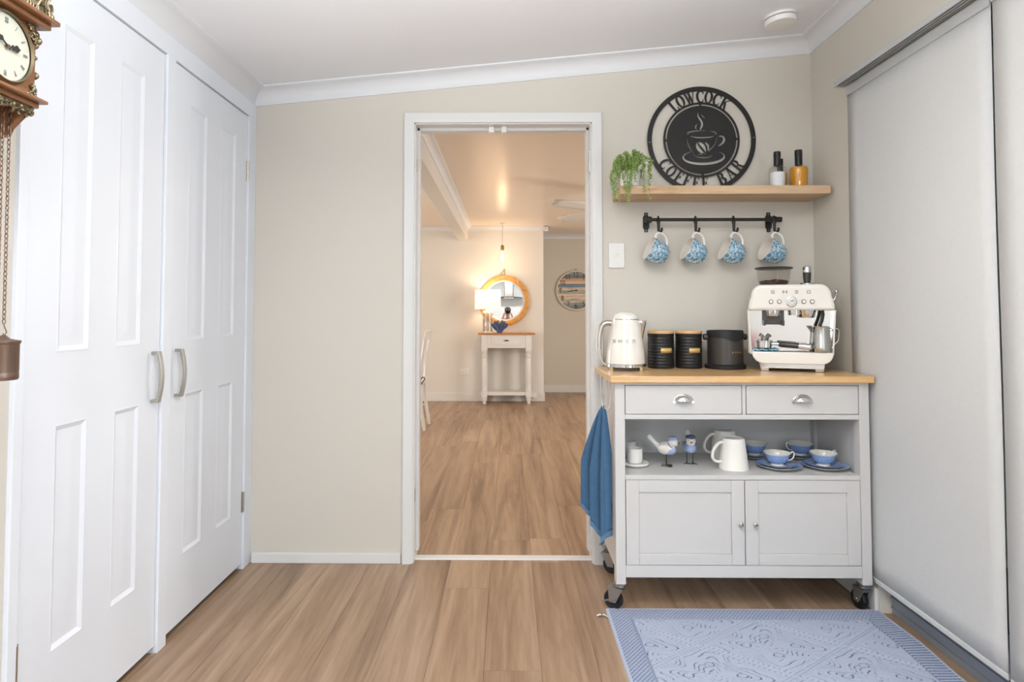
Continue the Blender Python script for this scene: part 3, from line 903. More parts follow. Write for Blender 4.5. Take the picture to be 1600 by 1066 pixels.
def bez(p, n=14):
    out = []
    for i in range(n + 1):
        t_ = i / n; q = [Vector(a_) for a_ in p]
        while len(q) > 1:
            q = [q[k].lerp(q[k + 1], t_) for k in range(len(q) - 1)]
        out.append((q[0].x, q[0].y))
    return out


cuts = []
c = ell(611, 510, 140, 27, 72, 205, 30); cuts.append(cutline(c, taper(len(c), 10, .4)))
c = ell(611, 510, 140, 27, 55, -22, 20); cuts.append(cutline(c, taper(len(c), 10, .4)))
c = ell(611, 526, 125, 25, 195, 345, 30); cuts.append(cutline(c, taper(len(c), 12, .2)))
c = bez([(463, 548), (468, 650), (535, 715)]); cuts.append(cutline(c, taper(len(c), 9, .4)))
c = bez([(757, 520), (764, 640), (655, 710), (600, 722), (555, 718)]); cuts.append(cutline(c, taper(len(c), 8, .4)))
c = bez([(770, 540), (840, 520), (850, 600), (765, 636)], 20); cuts.append(cutline(c, taper(len(c), 18, .2)))
c = bez([(524, 712), (545, 760), (690, 760), (708, 722)]); cuts.append(cutline(c, taper(len(c), 10, .3)))
c = bez([(508, 690), (400, 712), (340, 790), (480, 822), (617, 832), (760, 822), (900, 780), (840, 708), (770, 692)], 44)
cuts.append(cutline(c, [6 + 15 * math.sin(PI * i / (len(c) - 1)) for i in range(len(c))]))
c = bez([(588, 300), (540, 350), (620, 370), (650, 420), (590, 450), (592, 482)], 22); cuts.append(cutline(c, taper(len(c), 17, .1)))
c = bez([(606, 312), (612, 350), (640, 340), (640, 362)], 12); cuts.append(cutline(c, taper(len(c), 10, .1)))
c = bez([(574, 412), (540, 440), (550, 450), (560, 480)], 12); cuts.append(cutline(c, taper(len(c), 11, .1)))
# coffee beans
cuts.append([U(*p) for p in bez([(562, 596), (530, 640), (560, 700), (632, 716)], 14) + bez([(636, 712), (600, 660), (570, 640), (566, 600)], 12)[:-1]])
cuts.append([U(*p) for p in bez([(574, 592), (640, 590), (655, 660), (646, 700)], 14) + bez([(640, 692), (610, 640), (585, 630), (574, 600)], 10)[:-1]])
cuts.append([U(*p) for p in bez([(634, 602), (660, 586), (700, 620), (664, 700)], 14) + bez([(660, 690), (664, 640), (660, 630), (636, 608)], 10)[:-1]])
v, f = flat_shape([circ(RI - 0.0165, 128)] + cuts, TH)
MB().add(v, f).build('cup_disc', 'black', sg, smooth=False)
for k in range(4):
    an = PI / 2 * k + 0.02
    x0 = (RI - 0.02) * math.cos(an); z0 = cz + (RI - 0.02) * math.sin(an)
    b = MB().box(-0.003, 0.014, 0, TH, -0.0045, 0.0045)
    b.xform(Matrix.Translation((x0, 0, z0)) @ Matrix.Rotation(-an, 4, 'Y'))
    b.build('bridge', 'black', sg, smooth=False)


def arc_text(word, mid, top, r0, r1, step):
    """letters between radii r0 and r1; mid: angle of the middle in degrees"""
    widths = [letter(c_)[0] if c_ != ' ' else 0.42 for c_ in word]
    tot = sum(widths) + step * (len(word) - 1)
    h = r1 - r0; rm = (r0 + r1) / 2
    xcur = -tot / 2
    for c_, w in zip(word, widths):
        if c_ != ' ':
            g = MB()

            def fn(x, y, xo=xcur):
                if top:
                    r = r0 + h * y; an = math.radians(mid) - (xo + x) * h * arc_k / rm
                else:
                    r = r1 - h * y; an = math.radians(mid) + (xo + x) * h * arc_k / rm
                return (r * math.cos(an), 0.0, cz + r * math.sin(an)), (0, 1, 0)
            glyph_mesh(g, c_, fn, TH)
            g.build('letter', 'black', sg, smooth=False)
        xcur += w + step


arc_k = 1.0
arc_text('LOWCOCK', 92, True, RI - 0.002, SR - 0.0195, 0.10)
arc_k = 1.0
arc_text('COFFEE BAR', 269, False, RI - 0.002, SR - 0.0195, 0.20)

# --- trailing succulent in a white pot
pt = thing('trailing_plant', 'trailing green succulent in a white pot on the shelf', 'plant', (0.545, 2.755, SZ))
MB().lathe([(0.034, 0), (0.042, 0.004), (0.046, 0.062), (0.046, 0.07), (0.042, 0.07), (0.041, 0.055), (0.0, 0.055)], 28).build('pot', 'china', pt)
rnd = random.Random(3)


def strand(a0, reach, top, drop, seed):
    r = random.Random(seed)
    pts = []
    n = 52
    for i in range(n):
        t_ = i / (n - 1)
        rr = 0.012 + (reach - 0.012) * math.sin(min(1.0, t_ / 0.5) * PI / 2) + 0.006 * math.sin(9 * t_ + seed)
        z = 0.055 + (top - 0.055) * math.sin(min(1.0, t_ / 0.3) * PI / 2) if t_ < 0.3 else top - (top + drop) * ((t_ - 0.3) / 0.7) ** 1.25
        aa = a0 + 0.12 * math.sin(5 * t_ + seed)
        pts.append(Vector((rr * math.cos(aa), rr * math.sin(aa), z)))
    g = MB().tube(pts, 0.0012, 5)
    for i in range(3, n):
        dens = 3 if i < n - 8 else 2
        for k in range(dens):
            p = pts[i] + Vector((r.uniform(-.0075, .0075), r.uniform(-.0075, .0075), r.uniform(-.005, .005)))
            d = Vector((r.uniform(-1, 1), r.uniform(-1, 1), r.uniform(-.6, .8))).normalized()
            s_ = r.uniform(0.0032, 0.0056)
            u = d.orthogonal().normalized(); w = d.cross(u)
            g.add([p - d * s_, p + u * s_ * .6, p + w * s_ * .45, p - u * s_ * .6, p - w * s_ * .45, p + d * s_ * 1.2],
                  [(0, 2, 1), (0, 3, 2), (0, 4, 3), (0, 1, 4), (5, 1, 2), (5, 2, 3), (5, 3, 4), (5, 4, 1)])
    g.build('strand', 'leaf', pt)


for k, (ad, rc, tp, dr) in enumerate([(-166, .082, .118, -.02), (-152, .088, .125, .040), (-138, .092, .132, .080), (-128, .080, .125, .020), (-116, .082, .140, .055), (-106, .078, .135, .095), (-92, .076, .150, .012), (-80, .080, .145, -.01),
                                      (-55, .085, .138, .030), (-40, .092, .130, .062), (-26, .090, .125, .0005 - .04), (-150, .060, .140, .0 - .03), (-85, .050, .155, -.08), (-60, .055, .150, -.06), (160, .06, .12, -.06), (90, .045, .13, -.07),
                                      (25, .07, .12, -.05), (-120, .05, .15, -.05), (-100, .092, .120, .03), (-145, .084, .115, .06)]):
    strand(math.radians(ad), rc, tp, dr, k)


# --- three syrup bottles
def bottle(name, label, loc, sc, liquid, fill, flat=1.0):
    b = thing(name, label, 'bottle', loc)
    s_ = sc
    body = [(0.0, 0.0), (0.030, 0.0), (0.033, 0.003), (0.0365, 0.07), (0.0365, 0.078), (0.034, 0.086), (0.026, 0.092), (0.0145, 0.097), (0.0135, 0.105)]
    MB().lathe([(r * s_, z * s_) for r, z in body], 36, capt=False).build('glass_body', 'glass', b)
    k = [(r - 0.0022, z) for r, z in body if 0 < r and z <= fill]
    k = [(0.0, 0.003)] + [(max(0.001, r), max(0.003, z)) for r, z in k] + [(k[-1][0], fill), (0.0, fill)]
    MB().lathe([(r * s_, z * s_) for r, z in k], 36).build('contents', liquid, b)
    MB().lathe([(r * s_, z * s_) for r, z in [(0.0148, 0.096), (0.0148, 0.134), (0.0140, 0.1345), (0.0152, 0.136), (0.0152, 0.158), (0.014, 0.160), (0.0, 0.160)]], 28, capb=True).build('cap', 'blackp', b)
    return b


bottle('syrup_bottle', 'clear bottle of white powder with a black cap on the shelf', (1.198, 2.755, SZ), 1.0, 'salt', 0.066)
bottle('syrup_bottle', 'small amber bottle half hidden behind the clear bottle', (1.245, 2.835, SZ), 0.92, 'amber', 0.084)
bottle('syrup_bottle', 'amber syrup bottle with black cap standing nearest the corner', (1.302, 2.775, SZ), 1.08, 'amber', 0.086)

# ================================================================== RAIL, HOOKS AND HANGING CUPS
RZ, RY = 1.576, 2.838
rl = thing('utensil_rail', 'black iron rail with two wall brackets under the shelf', 'rail', (0.92, YB, RZ))
O = (0.92, YB, RZ)
MB().tube([(0.632, RY, RZ), (1.232, RY, RZ)], 0.0075, 16).build('bar', 'black', rl, org=O)
for x in (0.646, 1.215):
    g = MB()
    out = []
    for i in range(64):
        an = 2 * PI * i / 64
        z = 0.046 * math.sin(an)
        w = 0.0145 if abs(z) < 0.027 else (0.0085 if abs(z) > 0.031 else 0.0115)
        out.append((x + max(-w, min(w, 0.05 * math.cos(an))), RZ - 0.004 + z))
    v, f = flat_shape([out, [(x + 0.0032 * math.cos(i), RZ + 0.034 + 0.0032 * math.sin(i)) for i in [2 * PI * k / 12 for k in range(12)]], [(x + 0.0032 * math.cos(i), RZ - 0.042 + 0.0032 * math.sin(i)) for i in [2 * PI * k / 12 for k in range(12)]]], 0.004)
    g.add([(p[0], p[1] + YB - 0.004, p[2]) for p in v], f)
    g.lathe([(0.0125, RY - 0.012), (0.0125, YB - 0.004)], 20, (x, 0, RZ), axis='y')
    g.build('bracket', 'black', rl, org=O)
    MB().lathe([(0.014, -0.011), (0.015, -0.009), (0.015, 0.009), (0.014, 0.011)], 20, (x, RY, RZ), axis='x').build('collar', 'black', rl, org=O)
MB().lathe([(0.0115, 1.232), (0.0125, 1.236), (0.0125, 1.246), (0.0115, 1.249)], 20, (0, RY, RZ), axis='x').build('end_cap', 'black', rl, org=O)

hook_x = [0.688, 0.857, 1.030, 1.214]
hk = thing('rail_hook', 'black iron hook leftmost on the rail', 'hook', (hook_x[0], RY, RZ), group='hooks on the iron rail')
pts = [(0.0, 0.0, 0.011)]
g = MB()
g.tube([(0, 0.0105 * math.cos(a_), 0.0105 * math.sin(a_)) for a_ in [math.radians(-70 + 320 * i / 20) for i in range(21)]], 0.0085, 8, flat=0.35)
g.tube([(0, -0.004, -0.009), (0, -0.007, -0.022), (0, -0.007, -0.050), (0.002, -0.010, -0.0565), (0.006, -0.018, -0.0585), (0.0095, -0.024, -0.054), (0.0105, -0.026, -0.040)], [0.009, 0.0068, 0.006, 0.0058, 0.0056, 0.0056, 0.005], 10)
g.build('hook_body', 'black', hk)
names = ['second black iron hook from the left on the rail', 'third black iron hook from the left on the rail', 'black iron hook rightmost on the rail beside the bracket']
for x, nm in zip(hook_x[1:], names):
    dup(hk, (x, RY, RZ), 0, nm)

# cup with its axis along local z (mouth up), handle towards +x; hangs by the handle
hc = thing('hanging_cup', 'blue floral teacup hanging leftmost on the rail', 'cup', (0, 0, 0), group='blue floral cups on the rail')
R0, H0 = 0.053, 0.083
prof = [(0.0, 0.003), (0.024, 0.003), (0.025, 0.0), (0.028, 0.0), (0.030, 0.004), (0.040, 0.012), (0.0465, 0.028), (0.0495, 0.05), (0.0525, H0)]
MB().lathe(prof, 40, capt=False).lathe([(0.0525, H0), (0.0510, H0 + 0.0008)], 40, capb=False, capt=False).build('cup_body', 'blueprint', hc)
MB().lathe([(0.0525, H0), (0.0515, H0 + 0.001), (0.0500, H0), (0.0470, 0.05), (0.044, 0.03), (0.037, 0.015), (0.027, 0.007), (0.0, 0.006)], 40, capb=False).build('cup_inside', 'cup_in', hc)
hp = bez([(0.048, 0.072), (0.082, 0.092), (0.096, 0.060), (0.078, 0.022), (0.042, 0.018)], 20)
MB().tube([(x, 0, z) for x, z in hp], [0.0045 + 0.0015 * abs(i - 10) / 10 for i in range(21)], 10).build('handle', 'china', hc)
# hung pose: handle up, mouth to the left and a little towards the room
rotc = Matrix.Rotation(math.radians(-28), 4, 'Z') @ Matrix.Rotation(math.radians(-70), 4, 'Y')


def hang(ob, x, spin):
    # bring local +x (handle) to world up and local +z (mouth) to world -x
    base = Matrix(((0.0, 0.0, -1.0, 0.0), (0.0, 1.0, 0.0, 0.0), (1.0, 0.0, 0.0, 0.0), (0, 0, 0, 1)))
    m = Matrix.Rotation(math.radians(4 + spin), 4, 'Z') @ Matrix.Rotation(math.radians(24), 4, 'Y') @ base
    grip = m @ Vector((0.0838, 0, 0.064))
    ob.rotation_euler = m.to_euler(); ob.scale = (1.07, 1.07, 1.07); grip = grip * 1.07
    ob.location = Vector((x + 0.006, RY - 0.018, RZ - 0.0605)) - grip


cups = [hc]
for nm in ('blue floral teacup hanging second from the left on the rail', 'blue floral teacup hanging third from the left on the rail', 'blue floral teacup hanging rightmost on the rail above the coffee machine'):
    cups.append(dup(hc, (0, 0, 0), None, nm))
for ob, x, sp in zip(cups, hook_x, (0, 2, -2, 1)):
    hang(ob, x, sp)

# ================================================================== KITCHEN CART
CX0, CX1, CY0, CY1 = 0.416, 1.395, 2.43, 2.835      # outer faces of the legs
CT = 0.908                                             # worktop
ct = thing('kitchen_cart', 'white kitchen cart with timber top, two drawers, open shelf and castors', 'kitchen cart', (0.905, 2.63, 0))
O = (0.905, 2.63, 0)
ZB = 0.108


def cpart(mb, name, m, parent=None, **k):
    k.setdefault('bevel', 0.0015)
    return mb.build(name, m, parent or ct, org=O, **k)


cpart(MB().box(0.394, 1.4035, 2.402, 2.845, 0.882, CT), 'worktop', 'bench', bevel=0.003)
LW = 0.038
for x in (CX0, CX1 - LW):
    for y in (CY0, CY1 - 0.045):
        cpart(MB().box(x, x + LW, y, y + 0.045, ZB if y == CY0 else 0.125, 0.882), 'leg', 'white')
ix0, ix1 = CX0 + LW, CX1 - LW
cpart(MB().box(ix0, ix1, CY0 + 0.002, CY0 + 0.02, 0.870, 0.882), 'rail', 'white')
cpart(MB().box(ix0, ix1, CY0 + 0.002, CY0 + 0.02, 0.738, 0.757), 'rail', 'white')
cpart(MB().box(ix0, ix1, CY0 + 0.002, CY0 + 0.02, 0.134, 0.180), 'rail', 'white')
cpart(MB().box(0.908, 0.922, CY0 + 0.002, CY0 + 0.02, 0.757, 0.870), 'divider', 'white')
cpart(MB().box(ix0, ix1, CY0 + 0.002, CY1 - 0.012, 0.506, 0.524), 'shelf', 'white')
cpart(MB().box(ix0, ix1, CY0 + 0.02, CY1 - 0.012, 0.742, 0.754), 'drawer_floor', 'white')
cpart(MB().box(ix0, ix1, CY0 + 0.02, CY1 - 0.012, 0.150, 0.162), 'bottom', 'white')
cpart(MB().box(CX0 + 0.008, CX1 - 0.008, CY1 - 0.012, CY1 - 0.004, 0.135, 0.882), 'back_panel', 'white')
for x in (CX0 + 0.012, CX1 - 0.024):
    cpart(MB().box(x, x + 0.012, CY0 + 0.045, CY1 - 0.045, 0.135, 0.882), 'side_panel', 'white')
    cpart(MB().box(x - 0.006 if x < 0.9 else x, x + 0.012 if x < 0.9 else x + 0.018, CY0 + 0.045, CY1 - 0.045, 0.79, 0.882), 'side_rail', 'white')
for dx0, dx1, px in ((0.4555, 0.9065, 0.681), (0.9235, 1.3555, 1.139)):
    d = cpart(MB().box(dx0 + 0.001, dx1 - 0.001, CY0 + 0.001, CY0 + 0.022, 0.7590, 0.8685), 'drawer', 'white')
    # cup pull: quarter dome with a lip
    g = MB(); zc = 0.806; vs = []; fs = []
    N, K = 16, 8
    for j in range(K + 1):
        ph = PI / 2 * j / K
        for i in range(N + 1):
            th = PI * i / N
            vs.append((px + 0.031 * math.cos(th) * math.cos(ph * 0.0 + 0), CY0 - 0.022 * math.sin(ph) * math.sin(th) ** 0.6, zc + 0.026 * math.sin(th) * math.cos(ph)))
    fs = [(j * (N + 1) + i, j * (N + 1) + i + 1, (j + 1) * (N + 1) + i + 1, (j + 1) * (N + 1) + i) for j in range(K) for i in range(N)]
    g.add(vs, fs)
    cpart(g, 'cup_pull', 'chrome', d, bevel=0, solid=0.0015)
    g = MB().tube([(px + 0.038 * math.cos(PI * i / 20), CY0 - 0.001, zc - 0.002 + 0.031 * math.sin(PI * i / 20)) for i in range(21)], 0.0022, 8)
    for sx in (-1, 1):
        g.lathe([(0.005, CY0 - 0.003), (0.005, CY0 + 0.0005)], 14, (px + sx * 0.036, 0, zc - 0.001), axis='y')
    cpart(g, 'pull_rim', 'chrome', d, bevel=0)
for dx0, dx1, kx in ((0.4565, 0.9115, 0.893), (0.9145, 1.3555, 0.9485)):
    z0, z1 = 0.182, 0.5045
    w = 0.050
    g = MB()
    yf = CY0 + 0.001
    xs_ = [dx0, dx0 + w, dx1 - w, dx1]; zs_ = [z0, z0 + 0.042, z1 - 0.046, z1]
    d = cpart(MB().box(xs_[1], xs_[2], yf + 0.006, yf + 0.014, zs_[1], zs_[2]), 'door', 'white')
    cpart(MB().box(xs_[0], xs_[1], yf, yf + 0.018, z0, z1), 'stile', 'white', d); cpart(MB().box(xs_[2], xs_[3], yf, yf + 0.018, z0, z1), 'stile', 'white', d)
    cpart(MB().box(xs_[1], xs_[2], yf, yf + 0.018, z0, zs_[1]), 'door_rail', 'white', d); cpart(MB().box(xs_[1], xs_[2], yf, yf + 0.018, zs_[2], z1), 'door_rail', 'white', d)
    cpart(MB().lathe([(0.0, yf - 0.022), (0.006, yf - 0.0215), (0.0095, yf - 0.018), (0.0095, yf - 0.013), (0.005, yf - 0.009), (0.004, yf)][::-1], 20, (kx, 0, 0.340), axis='y', capb=False), 'knob', 'chrome', d, bevel=0)


def castor(x, y, ang, top, brake):
    """swivel castor: plate, fork, wheel, optional brake pedal"""
    R_ = Matrix.Translation((x, y, 0)) @ Matrix.Rotation(ang, 4, 'Z')
    w = MB().lathe([(0.0, -0.012), (0.020, -0.012), (0.022, -0.009), (0.034, -0.0115), (0.0375, -0.007), (0.0375, 0.007), (0.034, 0.0115), (0.022, 0.009), (0.020, 0.012), (0.0, 0.012)], 32, (-0.028, 0, 0.0378), axis='y').xform(R_)
    wo = cpart(w, 'castor_wheel', 'rubber', bevel=0)
    g = MB().box(-0.022, 0.022, -0.02, 0.02, top - 0.006, top).lathe([(0.018, top - 0.016), (0.018, top - 0.006)], 20)
    g.prism(rrect(-0.046, 0.016, 0.078, 0.088, 0.003), 'y', -0.017, 0.017)
    for sy in (-1, 1):
        g.prism([(-0.044, 0.085), (0.014, 0.085), (-0.014, 0.03), (-0.04, 0.03)], 'y', sy * 0.0155 - 0.0012, sy * 0.0155 + 0.0012)
    g.lathe([(0.006, -0.019), (0.006, 0.019)], 12, (-0.028, 0, 0.0378), axis='y')
    if brake:
        g.hexa([(-0.070, -0.012, 0.022), (-0.010, -0.020, 0.045), (-0.010, 0.020, 0.045), (-0.070, 0.012, 0.022)], [(-0.072, -0.012, 0.027), (-0.010, -0.020, 0.052), (-0.010, 0.020, 0.052), (-0.072, 0.012, 0.027)])
    g.xform(R_)
    cpart(g, 'castor_fork', 'zinc', wo, bevel=0)


castor(CX0 + 0.019, CY0 + 0.022, math.radians(-32), ZB, True)
castor(CX1 - 0.019, CY0 + 0.022, math.radians(-80), ZB, False)
castor(CX0 + 0.019, CY1 - 0.022, math.radians(150), 0.125, False)
castor(CX1 - 0.019, CY1 - 0.022, math.radians(60), 0.125, False)
# wire hooks on the cart's side rail
for y in (2.515, 2.60):
    g = MB().tube([(CX0 + 0.002, y, 0.872), (CX0 - 0.004, y, 0.868), (CX0 - 0.005, y, 0.80), (CX0 - 0.008, y, 0.772), (CX0 - 0.022, y, 0.760), (CX0 - 0.034, y, 0.768), (CX0 - 0.036, y, 0.786)], 0.0022, 8)
    cpart(g, 'side_hook', 'white', bevel=0)

# ================================================================== TOWEL on the cart's side hook
tw = thing('hand_towel', 'blue ribbed hand towel hanging from the side of the cart', 'towel', (0.375, 2.58, 0.23))
O2 = (0.375, 2.58, 0.23)


def towel(name, m, v0, v1, off=0.0):
    rows = []
    NV, NU = 46, 60
    for j in range(NV + 1):
        v_ = v0 + (v1 - v0) * j / NV
        sp = min(1.0, v_ / 0.55) ** 0.8
        row = []
        for i in range(NU + 1):
            u = i / NU
            # gathered on the hook at the top, spread diagonally away from the cart leg below
            xa, ya = 0.388 + 0.016 * sp, 2.505 - 0.035 * sp
            xb, yb = 0.376 - 0.062 * sp, 2.535 + 0.075 * sp
            fold = (0.004 + 0.0135 * sp) * (math.sin(u * 2 * PI * 2.6 + 0.9 + 0.5 * v_) + 0.35 * math.sin(u * 2 * PI * 5.3 + 2 * v_))
            x = xa + (xb - xa) * u + 0.72 * fold
            y = ya + (yb - ya) * u + 0.69 * fold
            bottom = 0.232 + 0.120 * max(0.0, u - 0.30) / 0.70 + 0.045 * max(0.0, 0.30 - u) / 0.30 + 0.006 * math.sin(13 * u)
            z = 0.780 - (0.780 - bottom) * v_ - 0.018 * (1 - sp) * abs(u - 0.5) * 2
            row.append((min(x, CX0 - 0.005), y, z))
        rows.append(row)
    return MB().sheet(rows).build(name, m, tw, org=O2, solid=0.004)


towel('cloth', 'towel', 0.0, 0.955)
towel('hem', 'hem', 0.955, 1.0)

# ================================================================== ON THE WORKTOP
# --- kettle
kt = thing('electric_kettle', 'white retro electric kettle with chrome handle on the worktop', 'kettle', (0.502, 2.66, CT), math.radians(-8))
MB().lathe([(0.080, 0.014), (0.083, 0.016), (0.083, 0.026), (0.080, 0.029)], 40).build('base_ring', 'chrome', kt)
MB().lathe([(0.0, 0.010), (0.070, 0.010), (0.072, 0.016)], 32).build('underside', 'blackp', kt)
for an in (35, 145, 215, 325):
    x, y = 0.073 * math.cos(math.radians(an)), 0.073 * math.sin(math.radians(an))
    MB().lathe([(0.008, 0.0), (0.0095, 0.002), (0.0115, 0.017)], 14, (x, y, 0)).build('foot', 'chrome', kt)
body = [(0.081, 0.029), (0.0815, 0.035), (0.0795, 0.07), (0.074, 0.115), (0.0665, 0.160), (0.060, 0.195), (0.0565, 0.213)]
MB().lathe(body, 48).build('body', 'cream', kt)
MB().lathe([(0.057, 0.213), (0.057, 0.2165)], 48).build('lid_band', 'steel', kt)
MB().lathe([(0.0558, 0.2165), (0.054, 0.224), (0.046, 0.235), (0.032, 0.243), (0.015, 0.2465), (0.0, 0.247)], 48).build('lid', 'cream', kt)
hb = bez([(-0.058, 0.198), (-0.085, 0.204), (-0.108, 0.200), (-0.112, 0.165), (-0.112, 0.115), (-0.113, 0.085)], 24)
MB().tube([(x, 0, z) for x, z in hb], 0.0120, 14, flat=1.1).build('handle', 'nickel', kt)
g = MB()
sp_rows = []
for j in range(9):
    t_ = j / 8; z = 0.130 + 0.078 * t_
    rb = 0.0705 - 0.011 * t_ - 0.0035
    out = 0.028 * t_ ** 1.1; hw = 0.005 + 0.020 * t_
    sp_rows.append([(rb * math.cos(hw / rb), -hw, z), (rb + out * 0.75, -hw * 0.55, z), (rb + out + 0.004, 0, z + 0.004 * t_), (rb + out * 0.75, hw * 0.55, z), (rb * math.cos(hw / rb), hw, z)])
g.sheet(sp_rows).build('spout', 'chrome', kt, solid=0.002)
g = MB()


def kfn(x, y, base=0.0):
    z = 0.118 + 0.0135 * y; r = 0.0737 + 0.0010
    th = -PI / 2 + (base + x * 0.0135) / r
    return (r * math.cos(th), r * math.sin(th), z), (math.cos(th) * -1, math.sin(th) * -1, 0)


for k, c_ in enumerate('smeg'):
    gg = MB()
    glyph_mesh(gg, c_, lambda x, y, b=-0.062 + 0.029 * k: kfn(x, y, b), 0.001)
    gg.build('letter', 'nickel', kt, smooth=False)
# cord at the back
pc = MB().tube([(x, 2.74 + 0.15 * i / 16, z) for i, (x, z) in enumerate(bez([(0.455, 0.918), (0.425, 0.914), (0.418, 0.93), (0.43, 0.985)], 16))], 0.003, 8).build('power_cord', 'plastic', kt)
pc.matrix_parent_inverse = (Matrix.Translation((0.502, 2.66, CT)) @ Matrix.Rotation(math.radians(-8), 4, 'Z')).inverted()


# --- canisters
def canister(label, x, y):
    c = thing('canister', label, 'canister', (x, y, CT), group='black ribbed canisters on the worktop')
    pr_ = [(0.0, 0.0), (0.055, 0.0), (0.057, 0.004), (0.057, 0.012), (0.0558, 0.014)]
    z = 0.014
    for k in range(9):
        pr_ += [(0.0558, z + 0.004), (0.0570, z + 0.0065), (0.0570, z + 0.0105), (0.0558, z + 0.013)]
        z += 0.0132
    pr_ += [(0.0558, z + 0.006), (0.0572, z + 0.009), (0.0572, 0.151), (0.056, 0.152)]
    MB().lathe(pr_, 48).build('body', 'blackp', c, angle=30)
    MB().lathe([(0.0575, 0.152), (0.058, 0.154), (0.058, 0.162), (0.0565, 0.164), (0.0, 0.164)], 48).build('lid', 'bamboo', c)
    rows = []
    for zz in (0.069, 0.090):
        rows.append([(0.0592 * math.sin(math.radians(a_)), -0.0592 * math.cos(math.radians(a_)), zz) for a_ in range(-14, 39, 4)])
    MB().sheet(rows).build('label_plate', 'gold', c, solid=0.001)
    for a_ in (-11, 34):
        MB().ball((0.0598 * math.sin(math.radians(a_)), -0.0598 * math.cos(math.radians(a_)), 0.0795), 0.0016, 6).build('rivet', 'steel', c)
    return c


canister('black ribbed canister with bamboo lid next to the kettle', 0.676, 2.762)
canister('black ribbed canister with bamboo lid beside the knock box', 0.799, 2.762)

# --- knock box
kb = thing('knock_box', 'dark graphite coffee knock box with a crossbar', 'knock box', (0.953, 2.745, CT))
MB().lathe([(0.0, 0.0), (0.083, 0.0), (0.086, 0.003), (0.086, 0.015), (0.083, 0.018), (0.076, 0.020)], 48).build('base', 'rubber', kb)
MB().lathe([(0.075, 0.018), (0.0755, 0.14), (0.0735, 0.14), (0.073, 0.03), (0.0, 0.03)], 48, capb=False).build('body', 'graph', kb)
rows = []
for q, (rr, ztop) in enumerate(((0.0768, 0), (0.0772, 1), (0.0748, 2), (0.0720, 3), (0.0715, 0))):
    row = []
    for i in range(73):
        an = 2 * PI * i / 72
        dip = 0.018 * math.exp(-(((an / PI * 180 - 285 + 540) % 360 - 180) / 30) ** 2)
        zz = {0: 0.136 - dip, 1: 0.160 - dip * 0.25, 2: 0.166 - dip * 0.25, 3: 0.162 - dip * 0.25}[ztop] if q < 4 else 0.13
        row.append((rr * math.cos(an), rr * math.sin(an), zz))
    rows.append(row)
MB().sheet(rows).build('rim', 'rubber', kb)
MB().tube([(-0.092, 0, 0.137), (0.092, 0, 0.137)], 0.0075, 14).build('crossbar', 'rubber', kb)
for sx in (-1, 1):
    MB().lathe([(0.012, 0.074), (0.0135, 0.078), (0.0135, 0.090), (0.012, 0.094)] if sx > 0 else [(0.012, -0.094), (0.0135, -0.090), (0.0135, -0.078), (0.012, -0.074)], 20, (0, 0, 0.137), axis='x').build('bar_cap', 'graph', kb)
for k, c_ in enumerate('smeg'):
    gg = MB()

    def fn(x, y, b=0.004 + 0.0135 * k):
        r = 0.0762; th = -PI / 2 + (b + x * 0.006) / r
        return (r * math.cos(th), r * math.sin(th), 0.070 + 0.006 * y), (-math.cos(th), -math.sin(th), 0)
    glyph_mesh(gg, c_, fn, 0.001)
    gg.build('letter', 'gold', kb, smooth=False)

# --- espresso machine, turned towards the room
ER = math.radians(-19)
em = thing('espresso_machine', 'white retro espresso machine with bean hopper and chrome splashback', 'coffee machine', (1.200, 2.67, CT), ER)
em.scale = (0.92, 0.95, 0.985)
EM = Matrix.Translation((1.200, 2.67, CT)) @ Matrix.Rotation(ER, 4, 'Z') @ Matrix.Diagonal((0.92, 0.95, 0.985, 1))
y0, y1 = -0.105, 0.15                      # front of the head, back
head = [(-0.181, 0.256), (0.181, 0.256)] + [(0.172, 0.300)] + arc2(0.120, 0.316, 0.045, 0.050, 0, 90, 10) + arc2(-0.120, 0.316, 0.045, 0.050, 90, 180, 10) + [(-0.172, 0.300)]
MB().prism(head, 'y', y0, y1).build('head', 'cream', em, bevel=0.014, seg=4, angle=30)
MB().box(-0.178, 0.178, y0 + 0.066, y1 - 0.004, 0.070, 0.258).build('housing', 'cream', em, bevel=0.004)
MB().hexa([(-0.164, y0 + 0.060, 0.083), (0.164, y0 + 0.060, 0.083), (0.164, y0 + 0.066, 0.083), (-0.164, y0 + 0.066, 0.083)], [(-0.174, y0 + 0.060, 0.257), (0.174, y0 + 0.060, 0.257), (0.174, y0 + 0.066, 0.257), (-0.174, y0 + 0.066, 0.257)]).build('splashback', 'chrome', em, smooth=False)
for sx in (-1, 1):
    MB().hexa([(sx * 0.168 - 0.004, y0 + 0.02, 0.070), (sx * 0.168 + 0.004, y0 + 0.02, 0.070), (sx * 0.168 + 0.004, y0 + 0.068, 0.070), (sx * 0.168 - 0.004, y0 + 0.068, 0.070)],
              [(sx * 0.178 - 0.004, y0 + 0.012, 0.258), (sx * 0.178 + 0.004, y0 + 0.012, 0.258), (sx * 0.178 + 0.004, y0 + 0.068, 0.258), (sx * 0.178 - 0.004, y0 + 0.068, 0.258)]).build('side_cheek', 'cream', em, bevel=0.002)
base = [(-0.128, 0.032), (0.128, 0.032)] + arc2(0.120, 0.080, 0.046, 0.046, -75, -5, 8) + [(0.168, 0.083), (-0.168, 0.083)] + arc2(-0.120, 0.080, 0.046, 0.046, 185, 255, 8)
MB().prism(base, 'y', y0 - 0.012, y1).build('drip_tray', 'cream', em, bevel=0.010, seg=3, angle=30)
MB().box(-0.155, 0.155, y0 - 0.004, y0 + 0.06, 0.0825, 0.0845).build('drip_grate', 'graph', em, smooth=False)
